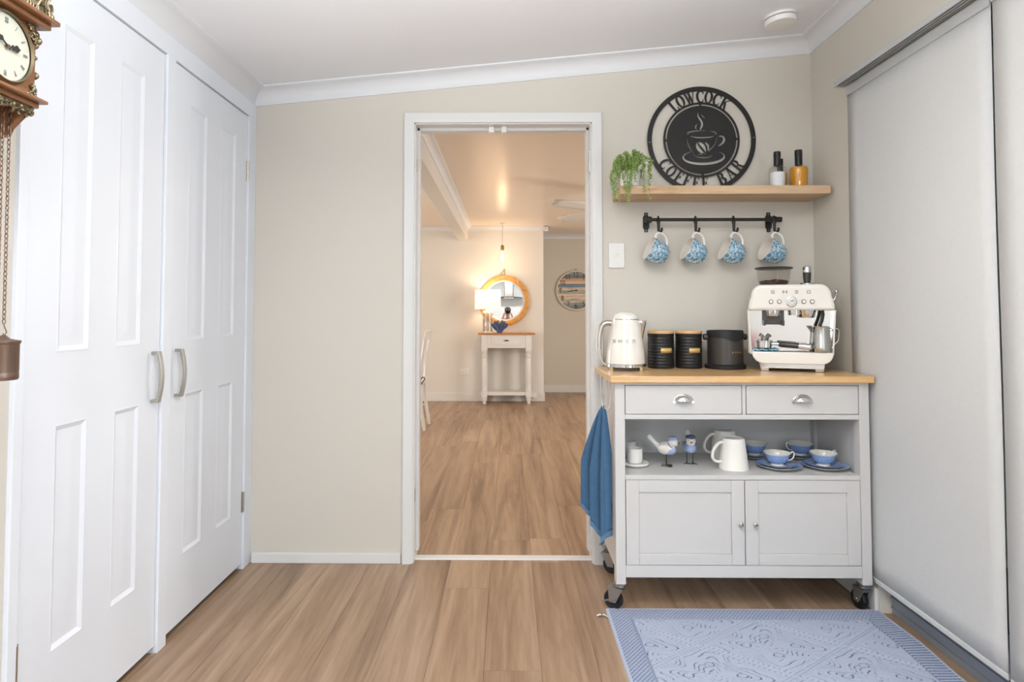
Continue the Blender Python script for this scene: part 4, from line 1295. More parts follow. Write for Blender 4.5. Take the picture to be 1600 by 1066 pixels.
MB().prism(rrect(-0.130, 0.130, 0.014, 0.034, 0.004), 'y', y0 + 0.004, y1 - 0.01).build('plinth', 'chrome', em, smooth=False)
for x in (-0.112, 0.112):
    for y in (y0 + 0.008, y1 - 0.045):
        MB().hexa([(x - 0.017, y, 0), (x + 0.017, y, 0), (x + 0.017, y + 0.035, 0), (x - 0.017, y + 0.035, 0)], [(x - 0.023, y - 0.004, 0.033), (x + 0.023, y - 0.004, 0.033), (x + 0.023, y + 0.038, 0.033), (x - 0.023, y + 0.038, 0.033)]).build('foot', 'steel', em, bevel=0.003)
for k, c_ in enumerate('smeg'):
    gg = MB()
    glyph_mesh(gg, c_, lambda x, y, b=-0.082 + 0.049 * k: ((b + 0.016 * x, y0 - 0.0008, 0.327 + 0.013 * y), (0, 1, 0)), 0.0012)
    gg.build('letter', 'graph', em, smooth=False)
for x in (-0.082, -0.048, 0.052, 0.086):
    bt = MB().lathe([(0.0085, y0 - 0.004), (0.0095, y0 - 0.002), (0.0095, y0 + 0.002)], 24, (x, 0, 0.293), axis='y').build('button_ring', 'graph', em)
    MB().lathe([(0.0, y0 - 0.0055), (0.0068, y0 - 0.005), (0.0072, y0 - 0.002)], 24, (x, 0, 0.293), axis='y').build('button', 'cream', bt)
dl = MB().lathe([(0.0205, y0 - 0.004), (0.0235, y0 - 0.002), (0.0235, y0 + 0.002)], 36, (0.002, 0, 0.293), axis='y').build('gauge_bezel', 'chrome', em)
MB().lathe([(0.0, y0 - 0.0062), (0.0195, y0 - 0.006), (0.020, y0 - 0.002)], 36, (0.002, 0, 0.293), axis='y').build('gauge_face', 'steel', dl)
MB().lathe([(0.0, y0 - 0.0105), (0.0105, y0 - 0.010), (0.011, y0 - 0.005)], 30, (0.002, 0, 0.293), axis='y').build('gauge_cap', 'chrome', dl)
MB().prism([(0.001, 0.293), (0.003, 0.2915), (0.0125, 0.3035)], 'y', y0 - 0.0115, y0 - 0.0098).build('needle', 'blackp', dl, smooth=False)
# grinder outlet
gx = -0.072
MB().lathe([(0.030, 0.232), (0.032, 0.238), (0.034, 0.258)], 28, (gx, y0 + 0.03, 0)).build('grinder_throat', 'chrome', em)
g = MB().box(gx - 0.046, gx + 0.046, y0 + 0.036, y0 + 0.058, 0.196, 0.258).box(gx - 0.044, gx - 0.034, y0 - 0.006, y0 + 0.05, 0.192, 0.216).box(gx + 0.034, gx + 0.044, y0 - 0.006, y0 + 0.05, 0.192, 0.216)
g.build('grinder_cradle', 'graph', em, bevel=0.002)
# group head
MB().lathe([(0.030, 0.226), (0.034, 0.230), (0.036, 0.244), (0.040, 0.258)], 32, (0.066, y0 + 0.025, 0)).build('group_head', 'chrome', em)
MB().lathe([(0.026, 0.236), (0.028, 0.258)], 28, (0.018, y0 + 0.03, 0)).build('hot_water_outlet', 'chrome', em)
# steam wand
MB().tube([(0.128, y0 + 0.02, 0.256), (0.128, y0 + 0.005, 0.240), (0.122, y0 - 0.004, 0.215), (0.112, y0 - 0.006, 0.19)], 0.0075, 12).build('steam_wand', 'blackp', em)
MB().tube([(0.112, y0 - 0.006, 0.192), (0.106, y0 - 0.008, 0.150)], 0.004, 10).build('wand_tip', 'chrome', em)
# steam lever on the right side
g = MB().tube([(0.176, -0.02, 0.300), (0.188, -0.02, 0.302), (0.193, -0.022, 0.318), (0.195, -0.024, 0.332)], 0.0045, 10).ball((0.195, -0.024, 0.336), 0.009, 10)
g.build('steam_lever', 'chrome', em)
# hopper
hx = -0.062
hop = MB().lathe([(0.056, 0.366), (0.063, 0.370), (0.069, 0.395), (0.074, 0.432), (0.075, 0.438)], 40, (hx, 0.0, 0), capb=False, capt=False).build('bean_hopper', 'smoke', em)
MB().lathe([(0.0, 0.446), (0.062, 0.446), (0.082, 0.444), (0.084, 0.441), (0.082, 0.438), (0.076, 0.436), (0.0, 0.436)][::-1], 40, (hx, 0, 0)).build('hopper_lid', 'graph', hop)
g = MB().lathe([(0.052, 0.366), (0.058, 0.372), (0.061, 0.380), (0.040, 0.386), (0.0, 0.390)], 30, (hx, 0, 0))
rb = random.Random(5)
for k in range(110):
    an = rb.uniform(0, 2 * PI); r = 0.059 * math.sqrt(rb.random())
    g.ball((hx + r * math.cos(an), r * math.sin(an), 0.389 - r * r * 2.2 + rb.uniform(-.002, .002)), 0.0055, 4, (1, 0.7, 0.6))
o = g.build('coffee_beans', 'bean', hop); o['kind'] = 'stuff'

# --- tamper standing in its holder on top
tz = EM @ Vector((0.078, -0.01, 0.3665))
tp = thing('coffee_tamper', 'steel coffee tamper with grey grip on top of the machine', 'tamper', tz)
MB().lathe([(0.0, 0.0), (0.029, 0.0), (0.029, 0.006), (0.018, 0.010), (0.010, 0.012)], 30).build('tamp_base', 'steel', tp)
MB().lathe([(0.013, 0.010), (0.0155, 0.030), (0.0165, 0.052)], 26).build('grip', 'graph', tp)
MB().lathe([(0.0165, 0.052), (0.017, 0.056), (0.0165, 0.074), (0.012, 0.079), (0.0, 0.080)], 26).build('tamper_cap', 'chrome', tp)

# --- portafilter lying on a cloth on the drip tray
gz = (EM @ Vector((0, 0, 0.0848))).z
cl = MB(); rows = []
for j in range(9):
    row = []
    for i in range(31):
        u, v_ = i / 30, j / 8
        q = EM @ Vector((-0.160 + 0.110 * u, y0 - 0.008 + 0.052 * v_, 0))
        row.append((q.x, q.y, gz + 0.0055 + 0.003 * noise.noise((u * 9, v_ * 5, 1.3)) + 0.002 * math.sin(u * 23) * (1 - v_)))
    rows.append(row)
one(cl.sheet(rows), 'cleaning_cloth', pattern('blue_check_cloth', (196, 222, 230), [(36, 122, 164), (84, 168, 200), (160, 206, 222)], 60, 0.9, 0.0, lo=0.38, hi=0.6),
    'blue and white cloth folded on the drip tray', 'cloth', tuple(EM @ Vector((-0.1, y0, 0.0848))), solid=0.004)
pf = thing('portafilter', 'steel portafilter with dark grip lying across the drip tray', 'portafilter', tuple(EM @ Vector((-0.112, y0 + 0.018, 0.0975))), ER - 0.05)
MB().lathe([(0.026, 0.0), (0.030, 0.002), (0.031, 0.026), (0.034, 0.028), (0.034, 0.031), (0.029, 0.031), (0.028, 0.010), (0.0, 0.008)], 32, capb=True).build('basket', 'chrome', pf)
for sx in (-1, 1):
    MB().tube([(0.004 + sx * 0.004, 0, 0.03), (0.006 + sx * 0.010, -0.006, 0.048), (0.006 + sx * 0.016, -0.012, 0.052)], [0.006, 0.006, 0.0075], 10).build('spout', 'steel', pf)
MB().tube([(0.028, 0, 0.018), (0.058, -0.004, 0.017)], 0.006, 12).build('neck', 'chrome', pf)
MB().tube([(0.056, -0.004, 0.017), (0.062, -0.005, 0.0168), (0.130, -0.012, 0.011)], [0.010, 0.0125, 0.0115], 14).build('grip', 'graph', pf)
MB().tube([(0.130, -0.012, 0.011), (0.134, -0.0125, 0.0105), (0.172, -0.016, 0.007), (0.176, -0.0165, 0.0068)], [0.0115, 0.0125, 0.0125, 0.009], 14).build('grip_cap', 'chrome', pf)

# --- milk jug
mj = thing('milk_jug', 'stainless steel milk jug at the end of the drip tray', 'jug', tuple(EM @ Vector((0.122, y0 + 0.020, 0.0850))), ER)
MB().lathe([(0.0, 0.0), (0.036, 0.0), (0.038, 0.003), (0.0375, 0.02), (0.034, 0.06), (0.032, 0.098), (0.0335, 0.103), (0.0315, 0.103), (0.031, 0.098), (0.033, 0.06), (0.036, 0.004), (0.0, 0.003)], 40).build('body', 'steel', mj)
g = MB(); rows = []
for j in range(5):
    t_ = j / 4
    rows.append([(-0.031 - 0.016 * t_ * (1 - abs(k) / 3), k * 0.005 * (1 + t_ * .4), 0.080 + 0.025 * t_) for k in range(-3, 4)])
g.sheet(rows).build('pouring_lip', 'steel', mj, solid=0.001)
MB().tube([(0.032, 0, 0.083), (0.040, 0, 0.094), (0.062, 0, 0.094), (0.066, 0, 0.088), (0.062, 0, 0.045), (0.047, 0, 0.030), (0.042, 0, 0.018), (0.0375, 0, 0.014)], 0.0026, 8).build('handle', 'steel', mj)

# ================================================================== ON THE CART'S OPEN SHELF
SH = 0.5245


# --- espresso cups on saucers, far left
def espresso(x, y, l1, l2):
    s_ = MB().lathe([(0.0, 0.0), (0.035, 0.0), (0.052, 0.004), (0.056, 0.010), (0.053, 0.014), (0.036, 0.010), (0.0, 0.009)], 40)
    o1 = s_.build('espresso_saucer', 'matte_china'); o1.location = (x, y, SH); tag(o1, l1, 'saucer', 'plain white saucers on the cart shelf')
    c = MB().lathe([(0.0, 0.0), (0.022, 0.0), (0.028, 0.004), (0.0305, 0.02), (0.0305, 0.060), (0.0295, 0.061), (0.0285, 0.060), (0.028, 0.012), (0.0, 0.010)], 40)
    for k in range(20):
        an = 2 * PI * k / 20
        c.box(0.0303, 0.0308, -0.0012, 0.0012, 0.010, 0.044)
        st_ = len(c.v) - 8
        c.xform(Matrix.Rotation(an, 4, 'Z'), st_)
    o2 = c.build('espresso_cup', 'matte_china'); o2.location = (x - 0.002, y, SH + 0.0095); tag(o2, l2, 'cup', 'plain white espresso cups on the cart shelf')


espresso(0.524, 2.585, 'plain white saucer nearest the front of the cart shelf', 'small white handleless cup at the front of the cart shelf')
espresso(0.528, 2.725, 'plain white saucer at the back left of the cart shelf', 'small white handleless cup behind its twin on the cart shelf')


# --- bird ornaments
def bird(label, loc, rz, capm, chest, bodym, tail):
    b = thing('bird_ornament', label, 'ornament', loc, rz, 'bird ornaments on the cart shelf')
    b.scale = (1.03, 1.03, 1.03)
    # body faces +x
    rows = []
    prof = [(-0.046, 0.0, 0.072), (-0.040, 0.010, 0.070), (-0.026, 0.019, 0.064), (-0.008, 0.0255, 0.062), (0.010, 0.0265, 0.065), (0.022, 0.0235, 0.073), (0.030, 0.0205, 0.084), (0.0335, 0.0195, 0.092), (0.034, 0.0175, 0.100), (0.032, 0.012, 0.108), (0.028, 0.0, 0.112)]
    g = MB().ball((0.0, 0, 0.070), 0.027, 12, (1.32, 0.95, 0.95))
    g.build('body', bodym, b)
    MB().ball((0.027, 0, 0.094), 0.0195, 10, (1.0, 0.98, 0.95)).build('head', 'birdw', b)
    MB().ball((0.014, 0, 0.0625), 0.0225, 10, (1.15, 1.05, 0.82)).build('chest', chest, b)
    g = MB().tube([(-0.026, 0, 0.076), (-0.044, 0, 0.090), (-0.062, 0, 0.108), (-0.069, 0, 0.118)], [0.013, 0.0095, 0.0105, 0.008], 12)
    g.build('tail', 'birdw', b)
    for sy in (-1, 1):
        MB().ball((-0.008, sy * 0.0235, 0.076), 0.017, 8, (1.35, 0.25, 0.62)).build('wing', 'birdw' if bodym == 'birdw' else bodym, b)
        MB().ball((0.0425, sy * 0.0085, 0.0985), 0.0017, 6).build('eye', 'blackp', b)
    MB().lathe([(0.0045, 0.0), (0.003, 0.005), (0.0, 0.009)], 10, (0.0, 0.0, 0.0), axis='x').xform(Matrix.Translation((0.0455, 0, 0.0925))).build('beak', 'beak', b)
    g = MB().lathe([(0.0175, 0.106), (0.020, 0.108), (0.019, 0.114), (0.012, 0.118), (0.0, 0.119)], 24, (0.024, 0, 0))
    g.ball((0.043, 0, 0.1085), 0.011, 8, (0.9, 1.1, 0.2))
    g.build('cap', capm, b)
    MB().tube([(0.012 + 0.0215 * math.cos(a_) * 0.55 + 0.006, 0.0225 * math.sin(a_), 0.083 - 0.010 * math.cos(a_)) for a_ in [2 * PI * i / 24 for i in range(24)]], 0.0014, 6, closed=True).build('collar', 'birdn', b)
    for sy in (-1, 1):
        lg = MB().tube([(0.0, sy * 0.012, 0.050), (0.001, sy * 0.012, 0.002)], 0.0016, 6).build('leg', 'wire', b)
        g = MB()
        for an in (0, 35, -35, 180):
            L_ = 0.024 if an != 180 else 0.020
            g.tube([(0.001, sy * 0.012, 0.0024), (0.001 + L_ * math.cos(math.radians(an)), sy * 0.012 + L_ * math.sin(math.radians(an)) * (0.5 if tail else 1), 0.0018)], 0.0015, 6)
        g.build('foot', 'wire', lg)
    return b


bird('white bird ornament in a pale blue cap facing right', (0.648, 2.575, SH), math.radians(-18), 'birdb', 'birdb', 'birdw', True)
bird('blue bird ornament in a navy cap facing the room', (0.758, 2.62, SH), math.radians(-98), 'birdn', 'birdb', 'birdb', False)

# --- two upside-down white mugs
mg = thing('white_mug', 'upside-down tapered white mug nearest the shelf front', 'mug', (0.908, 2.535, SH), math.radians(10), 'upside-down white mugs')
mg.scale = (1.14, 1.14, 1.24)
MB().lathe([(0.050, 0.0), (0.0512, 0.002), (0.050, 0.006), (0.046, 0.045), (0.0395, 0.090), (0.0375, 0.098), (0.034, 0.100), (0.031, 0.097), (0.0, 0.096)], 44).build('mug_body', 'matte_china', mg)
MB().tube([(x, 0, z) for x, z in bez([(-0.038, 0.086), (-0.060, 0.094), (-0.098, 0.050), (-0.086, 0.018), (-0.046, 0.026)], 22)], 0.0048, 10, flat=1.4).build('handle', 'matte_china', mg)
dup(mg, (0.930, 2.700, SH), math.radians(6), 'upside-down tapered white mug standing further back')


# --- blue and white teacups, each on a saucer and a plate
def teacup(x, y, hand, lc, ls, lp):
    K = 0.87
    p = MB().lathe([(0.0, 0.0), (0.050, 0.0), (0.055, 0.002), (0.080, 0.008), (0.099, 0.014), (0.101, 0.0155), (0.098, 0.0160), (0.078, 0.0105), (0.052, 0.005), (0.0, 0.004)], 48)
    p.m = []
    p.xform(Matrix.Diagonal((K, K, 1, 1)))
    po = p.build('tea_plate', ['china', 'bluesaucer'])
    for poly in po.data.polygons:
        c_ = poly.center
        if poly.normal.z > 0.3 and math.hypot(c_.x, c_.y) > 0.045:
            poly.material_index = 1
    po.location = (x, y, SH); tag(po, lp, 'plate', 'blue rimmed tea plates')
    s_ = MB().lathe([(0.0, 0.0), (0.034, 0.0), (0.038, 0.002), (0.060, 0.007), (0.076, 0.013), (0.078, 0.0145), (0.0755, 0.015), (0.058, 0.0095), (0.034, 0.0045), (0.0, 0.004)], 44)
    s_.xform(Matrix.Diagonal((0.92, 0.92, 1, 1)))
    so = s_.build('tea_saucer', ['china', 'bluesaucer'])
    for poly in so.data.polygons:
        c_ = poly.center
        if poly.normal.z > 0.3 and math.hypot(c_.x, c_.y) > 0.030:
            poly.material_index = 1
    so.location = (x - 0.005, y, SH + 0.0075); tag(so, ls, 'saucer', 'blue tea saucers')
    c = thing('teacup', lc, 'cup', (x - 0.005, y, SH + 0.0122), hand, 'blue and white teacups')
    MB().lathe([(0.024, 0.0), (0.0255, 0.001), (0.022, 0.007), (0.020, 0.009)], 36).build('foot_ring', 'china', c)
    MB().lathe([(0.020, 0.008), (0.030, 0.012), (0.039, 0.022), (0.044, 0.036), (0.0475, 0.045)], 44, capt=False).build('cup_body', 'blueglaze', c)
    MB().lathe([(0.0475, 0.045), (0.0520, 0.050), (0.0525, 0.0512), (0.0510, 0.0515), (0.0455, 0.044), (0.0415, 0.034), (0.036, 0.022), (0.026, 0.013), (0.0, 0.012)], 44, capb=False).build('cup_inside', 'china', c)
    MB().tube([(xx, 0, z) for xx, z in bez([(0.046, 0.042), (0.058, 0.064), (0.076, 0.060), (0.066, 0.028), (0.058, 0.022), (0.036, 0.020)], 20)], 0.0026, 8).build('handle', 'china', c)


teacup(1.093, 2.545, math.radians(-8), 'blue and white teacup at the shelf front with its handle to the right', 'blue saucer under the front teacup next to the mugs', 'larger blue rimmed plate under the front teacup next to the mugs')
teacup(1.2785, 2.545, math.radians(22), 'blue and white teacup front right, nearest the cart side panel', 'blue saucer under the front right teacup', 'larger blue rimmed plate under the front right teacup')
teacup(1.074, 2.729, math.radians(172), 'blue and white teacup behind the mugs at the shelf back', 'blue saucer under the teacup behind the mugs', 'larger blue rimmed plate under the teacup behind the mugs')
teacup(1.272, 2.729, math.radians(188), 'blue and white teacup at the shelf back with its handle to the left', 'blue saucer under the back right teacup', 'larger blue rimmed plate under the back right teacup')

# ================================================================== WOVEN MAT
MX0, MX1, MY0, MY1 = 0.378, 1.432, 1.72, 2.458
rg = thing('bath_mat', 'blue grey woven mat with embossed diamond medallions', 'mat', ((MX0 + MX1) / 2, (MY0 + MY1) / 2, 0))
NX, NY = 640, 460


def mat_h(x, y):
    """embossed height and yarn tone: two-tone woven border, then scrolled diamonds with groove shade painted dark"""
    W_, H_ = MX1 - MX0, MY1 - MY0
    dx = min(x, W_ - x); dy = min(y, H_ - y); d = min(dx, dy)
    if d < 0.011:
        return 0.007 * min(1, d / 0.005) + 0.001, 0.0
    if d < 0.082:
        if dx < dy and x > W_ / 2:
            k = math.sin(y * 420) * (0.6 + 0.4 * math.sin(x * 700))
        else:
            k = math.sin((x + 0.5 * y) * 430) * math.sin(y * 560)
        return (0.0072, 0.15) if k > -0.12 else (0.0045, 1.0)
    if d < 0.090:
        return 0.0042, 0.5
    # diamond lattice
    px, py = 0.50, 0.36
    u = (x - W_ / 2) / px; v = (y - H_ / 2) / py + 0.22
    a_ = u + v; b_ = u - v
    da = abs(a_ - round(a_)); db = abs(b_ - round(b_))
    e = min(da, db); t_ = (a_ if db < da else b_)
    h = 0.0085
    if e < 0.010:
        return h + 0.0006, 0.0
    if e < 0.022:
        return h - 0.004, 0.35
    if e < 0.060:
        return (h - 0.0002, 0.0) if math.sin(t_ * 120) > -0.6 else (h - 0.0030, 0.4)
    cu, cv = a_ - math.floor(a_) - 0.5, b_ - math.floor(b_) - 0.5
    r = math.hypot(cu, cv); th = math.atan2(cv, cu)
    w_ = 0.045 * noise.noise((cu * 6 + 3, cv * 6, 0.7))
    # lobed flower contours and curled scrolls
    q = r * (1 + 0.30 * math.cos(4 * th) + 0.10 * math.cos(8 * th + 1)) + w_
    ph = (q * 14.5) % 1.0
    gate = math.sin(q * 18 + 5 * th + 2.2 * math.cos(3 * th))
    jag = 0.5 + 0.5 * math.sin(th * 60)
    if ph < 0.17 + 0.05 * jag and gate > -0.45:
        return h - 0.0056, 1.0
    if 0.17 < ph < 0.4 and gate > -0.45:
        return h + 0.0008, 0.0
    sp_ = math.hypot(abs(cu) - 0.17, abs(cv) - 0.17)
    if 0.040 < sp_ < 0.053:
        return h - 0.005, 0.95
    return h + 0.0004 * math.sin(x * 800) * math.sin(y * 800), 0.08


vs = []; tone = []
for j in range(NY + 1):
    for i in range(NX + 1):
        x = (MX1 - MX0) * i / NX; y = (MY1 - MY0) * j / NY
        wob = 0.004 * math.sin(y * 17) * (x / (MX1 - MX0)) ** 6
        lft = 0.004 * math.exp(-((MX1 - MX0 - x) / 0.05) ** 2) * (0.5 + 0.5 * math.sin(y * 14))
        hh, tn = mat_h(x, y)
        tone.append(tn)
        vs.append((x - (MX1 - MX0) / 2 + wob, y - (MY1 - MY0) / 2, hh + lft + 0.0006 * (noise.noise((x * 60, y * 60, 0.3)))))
fs = [(j * (NX + 1) + i, j * (NX + 1) + i + 1, (j + 1) * (NX + 1) + i + 1, (j + 1) * (NX + 1) + i) for j in range(NY) for i in range(NX)]
me = bpy.data.meshes.new('pile'); me.from_pydata(vs, [], fs)
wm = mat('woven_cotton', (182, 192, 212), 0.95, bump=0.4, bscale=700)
at = me.attributes.new('yarn_shade', 'FLOAT', 'POINT'); at.data.foreach_set('value', tone)
tt = wm.node_tree; an_ = tt.nodes.new('ShaderNodeAttribute'); an_.attribute_name = 'yarn_shade'
rp = ramp(tt, [(0.0, (180, 189, 208)), (1.0, (74, 90, 128))])  # true border colours, plus groove shade painted into the pile
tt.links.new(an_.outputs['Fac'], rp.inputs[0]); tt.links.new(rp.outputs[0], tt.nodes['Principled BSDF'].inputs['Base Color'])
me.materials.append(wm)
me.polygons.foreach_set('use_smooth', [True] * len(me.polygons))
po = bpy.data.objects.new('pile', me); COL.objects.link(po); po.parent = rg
MB().box(-(MX1 - MX0) / 2 + 0.001, (MX1 - MX0) / 2 - 0.001, -(MY1 - MY0) / 2 + 0.001, (MY1 - MY0) / 2 - 0.001, 0.0005, 0.0015).build('backing', mat('mat_backing', (150, 160, 180), 0.95), rg, smooth=False)
rows = [[(-0.527 - 0.042 * i / 8, 0.300 + 0.013 * k + 0.008 * i / 8, 0.003 + 0.008 * math.sin(PI * i / 8)) for k in range(2)] for i in range(9)]
tg = MB().sheet(rows).build('care_tag', 'plastic', rg, solid=0.0006)
MB().box(-0.552, -0.547, 0.306, 0.316, 0.0095, 0.0118).build('tag_print', 'blackp', tg, smooth=False)

# ================================================================== ANTIQUE CLOCK on the left wall
WX = XL                                     # wall plane; the clock faces +x
ck = thing('antique_wall_clock', 'antique wooden wall clock with brass ornaments, chains and weight', 'clock', (WX, 1.228, 1.61))
ck.scale = (0.90, 0.58, 0.62)
O3 = (WX, 1.228, 1.61)
yc = 1.228                                  # middle of the case


def kpart(mb, name, m, parent=None, **k):
    return mb.build(name, m, parent or ck, org=O3, **k)


zt0 = 1.865; zs0 = 1.610                     # underside of hood cornice, top of console shelf


def moulding(z0, layers, name):
    g = MB()
    for (xo, ye, za, zb) in layers:
        g.box(WX + 0.001, WX + xo, yc - ye, yc + ye, z0 + za, z0 + zb)
    kpart(g, name, 'clock_wood', bevel=0.003)


moulding(zt0, [(0.225, 0.175, 0.0, 0.020), (0.240, 0.190, 0.020, 0.036)], 'hood_cornice')
moulding(zs0, [(0.212, 0.150, -0.030, -0.012), (0.228, 0.163, -0.012, 0.0)], 'console_shelf')
kpart(MB().box(WX + 0.001, WX + 0.20, yc - 0.15, yc + 0.15, zs0, zt0), 'case', 'clock_wood', bevel=0.003)
cx_ = WX + 0.20
zc_ = (zs0 + zt0) / 2 + 0.004
bz = kpart(MB().lathe([(0.113, cx_), (0.121, cx_ + 0.002), (0.121, cx_ + 0.008), (0.112, cx_ + 0.016), (0.108, cx_ + 0.010)], 60, (0, yc, zc_), axis='x', capb=False, capt=False), 'bezel', 'brass')
kpart(MB().lathe([(0.0, cx_ + 0.006), (0.109, cx_ + 0.006)], 60, (0, yc, zc_), axis='x', capb=False, capt=False), 'dial', 'dial')
roman = ['XII', 'I', 'II', 'III', 'IV', 'V', 'VI', 'VII', 'VIII', 'IX', 'X', 'XI']
for k, wd in enumerate(roman):
    an = PI / 2 - 2 * PI * k / 12
    tot = sum(letter(c_)[0] for c_ in wd); xo = -tot / 2
    g = MB()
    for c_ in wd:
        def fn(x, y, xo=xo, an=an):
            u = (xo + x) * 0.0115; r = 0.078 + 0.018 * y
            # seen from +x with y to the right: dial right is +y
            yy_ = r * math.cos(an) + u * math.sin(an); zz_ = r * math.sin(an) - u * math.cos(an)
            return (cx_ + 0.0075, yc + yy_, zc_ + zz_), (-1, 0, 0)
        xo += glyph_mesh(g, c_, fn, 0.001)
    kpart(g, 'numeral', mat('numeral_grey', (150, 150, 142), 0.5) if k == 0 else bpy.data.materials['numeral_grey'], smooth=False)


def hand(an, L_, name):
    g = MB()
    pts = []
    for r, w in ((-0.01, 0.003), (0.02, 0.003), (0.028, 0.010), (0.036, 0.004), (0.045, 0.011), (0.055, 0.012), (0.062, 0.005), (1, 0.001)):
        r = L_ if r == 1 else r * L_ / 0.07
        pts.append((r, w))
    up_ = [(r, w) for r, w in pts]; dn = [(r, -w) for r, w in pts][::-1]
    poly = [(yc + r * math.cos(an) - w * math.sin(an), zc_ + r * math.sin(an) + w * math.cos(an)) for r, w in up_ + dn]
    vs = [(cx_ + 0.011, p[0], p[1]) for p in poly] + [(cx_ + 0.0125, p[0], p[1]) for p in poly]
    n = len(poly); fs = []
    for i in range(len(up_) - 1):
        a_, b_, c_, d_ = i, i + 1, n - 2 - i, n - 1 - i
        fs += [(a_, b_, c_, d_), (n + d_, n + c_, n + b_, n + a_)]
    for i in range(n):
        fs.append((i, (i + 1) % n, n + (i + 1) % n, n + i))
    kpart(g.add(vs, fs), name, 'graph', smooth=False)


hand(math.radians(8), 0.055, 'hour_hand'); hand(math.radians(150), 0.085, 'minute_hand')
kpart(MB().lathe([(0.006, cx_ + 0.006), (0.006, cx_ + 0.015)], 14, (0, yc, zc_), axis='x'), 'hand_boss', 'brass')


def filigree(cy_, cz_, sy, sz, sx_, seed, name):
    """cast corner ornament: scrolls and berries"""
    r = random.Random(seed); g = MB()
    for k in range(9):
        a0 = r.uniform(0, 2 * PI); rr = r.uniform(0.006, 0.013)
        oy, oz = r.uniform(0, 0.05), r.uniform(0, 0.05)
        if oy + oz > 0.062:
            oy, oz = 0.055 - oy, 0.055 - oz
        g.tube([(sx_ + 0.003 + 0.002 * math.sin(i), cy_ + sy * (oy + rr * (1 - i / 16) * math.cos(a0 + i * 0.5)), cz_ + sz * (oz + rr * (1 - i / 16) * math.sin(a0 + i * 0.5))) for i in range(14)], 0.003, 6)
        g.ball((sx_ + 0.003, cy_ + sy * oy, cz_ + sz * oz), 0.0055, 6)
    return kpart(g, name, 'brass')


for sy in (-1, 1):
    for sz, zz in ((-1, zt0), (1, zs0)):
        filigree(yc + sy * 0.147, zz + sz * 0.004, -sy, sz, cx_, 10 + sy * 3 + sz, 'corner_ornament')
# side columns of cast figures
for sy in (-1, 1):
    g = MB(); r = random.Random(21)
    z = zs0 + 0.008
    while z < zt0 - 0.008:
        rad = r.uniform(0.008, 0.015) if z < zt0 - 0.09 else r.uniform(0.013, 0.018)
        g.ball((WX + 0.185 + r.uniform(-.008, .008), yc + sy * (0.153 + r.uniform(0, .006)), z), rad, 6, (1.1, 0.8, 1.0))
        z += rad * 1.25
    kpart(g, 'side_figure', 'brass')
# cresting on the hood
g = MB(); r = random.Random(4)
for k in range(26):
    y = yc - 0.165 + 0.33 * k / 25
    hgt = 0.05 + 0.055 * (1 - abs(y - yc) / 0.21)
    a0 = r.uniform(0, 6)
    g.tube([(WX + 0.225 + 0.003 * math.sin(i), y + 0.015 * math.cos(a0 + i * 0.55) * (1 - i / 18), zt0 + 0.036 + hgt * i / 15 + 0.010 * math.sin(a0 + i * 0.7)) for i in range(15)], 0.0045, 6)
g.tube([(WX + 0.225, yc - 0.17 + 0.34 * i / 20, zt0 + 0.040) for i in range(21)], 0.005, 6)
kpart(g, 'cresting', 'brass')
g = MB(); r = random.Random(9)
for k in range(16):
    y = yc - 0.13 + 0.26 * k / 15
    a0 = r.uniform(0, 6)
    g.tube([(WX + 0.200 + 0.002 * math.sin(i), y + 0.014 * math.cos(a0 + i * 0.6) * (1 - i / 20), zs0 - 0.036 - 0.030 * (0.4 + 0.6 * abs(math.sin(k * 1.7))) * i / 12 + 0.005 * math.sin(a0 + i)) for i in range(13)], 0.0045, 6)
g.tube([(WX + 0.200, yc - 0.14 + 0.28 * i / 20, zs0 - 0.034) for i in range(21)], 0.005, 6)
kpart(g, 'apron_ornament', 'brass')
# console brackets and backboard
prof = [(0.002, zs0 - 0.030), (0.192, zs0 - 0.030)] + [(0.192 - x * 1.18, z) for x, z in
        [(0.005, zs0 - 0.05), (0.020, zs0 - 0.075), (0.034, zs0 - 0.100), (0.040, zs0 - 0.125), (0.052, zs0 - 0.130), (0.072, zs0 - 0.142), (0.088, zs0 - 0.165), (0.092, zs0 - 0.190), (0.094, zs0 - 0.202), (0.112, zs0 - 0.212), (0.134, zs0 - 0.232), (0.150, zs0 - 0.262)]] + [(0.002, zs0 - 0.275)]
for sy in (-1, 1):
    y_ = yc + sy * 0.140
    vs = [(WX + x, y_ - 0.013, z) for x, z in prof] + [(WX + x, y_ + 0.013, z) for x, z in prof]
    n = len(prof)
    kpart(MB().add(vs, [tuple(range(n)), tuple(range(2 * n - 1, n - 1, -1))] + [(i, (i + 1) % n, n + (i + 1) % n, n + i) for i in range(n)]), 'bracket', 'clock_wood', bevel=0.002, angle=30)
kpart(MB().box(WX + 0.001, WX + 0.014, yc - 0.13, yc + 0.13, zs0 - 0.33, zs0 - 0.03), 'backboard', 'clock_wood', bevel=0.003)
kpart(MB().box(WX + 0.004, WX + 0.016, yc + 0.05, yc + 0.11, zs0 - 0.36, zs0 - 0.30), 'backboard_tail', 'clock_wood', bevel=0.003)


def chain(x, y, z0, z1, name):
    g = MB(); k = 0; z = z0
    while z > z1:
        c_ = (x, y, z)
        pts = []
        for i in range(12):
            a_ = 2 * PI * i / 12
            u, w = 0.0032 * math.cos(a_), 0.0065 * math.sin(a_)
            pts.append((x + (u if k % 2 else 0), y + (0 if k % 2 else u), z + w))
        g.tube(pts, 0.0011, 5, closed=True)
        z -= 0.0100; k += 1
    return kpart(g, name, 'weight')


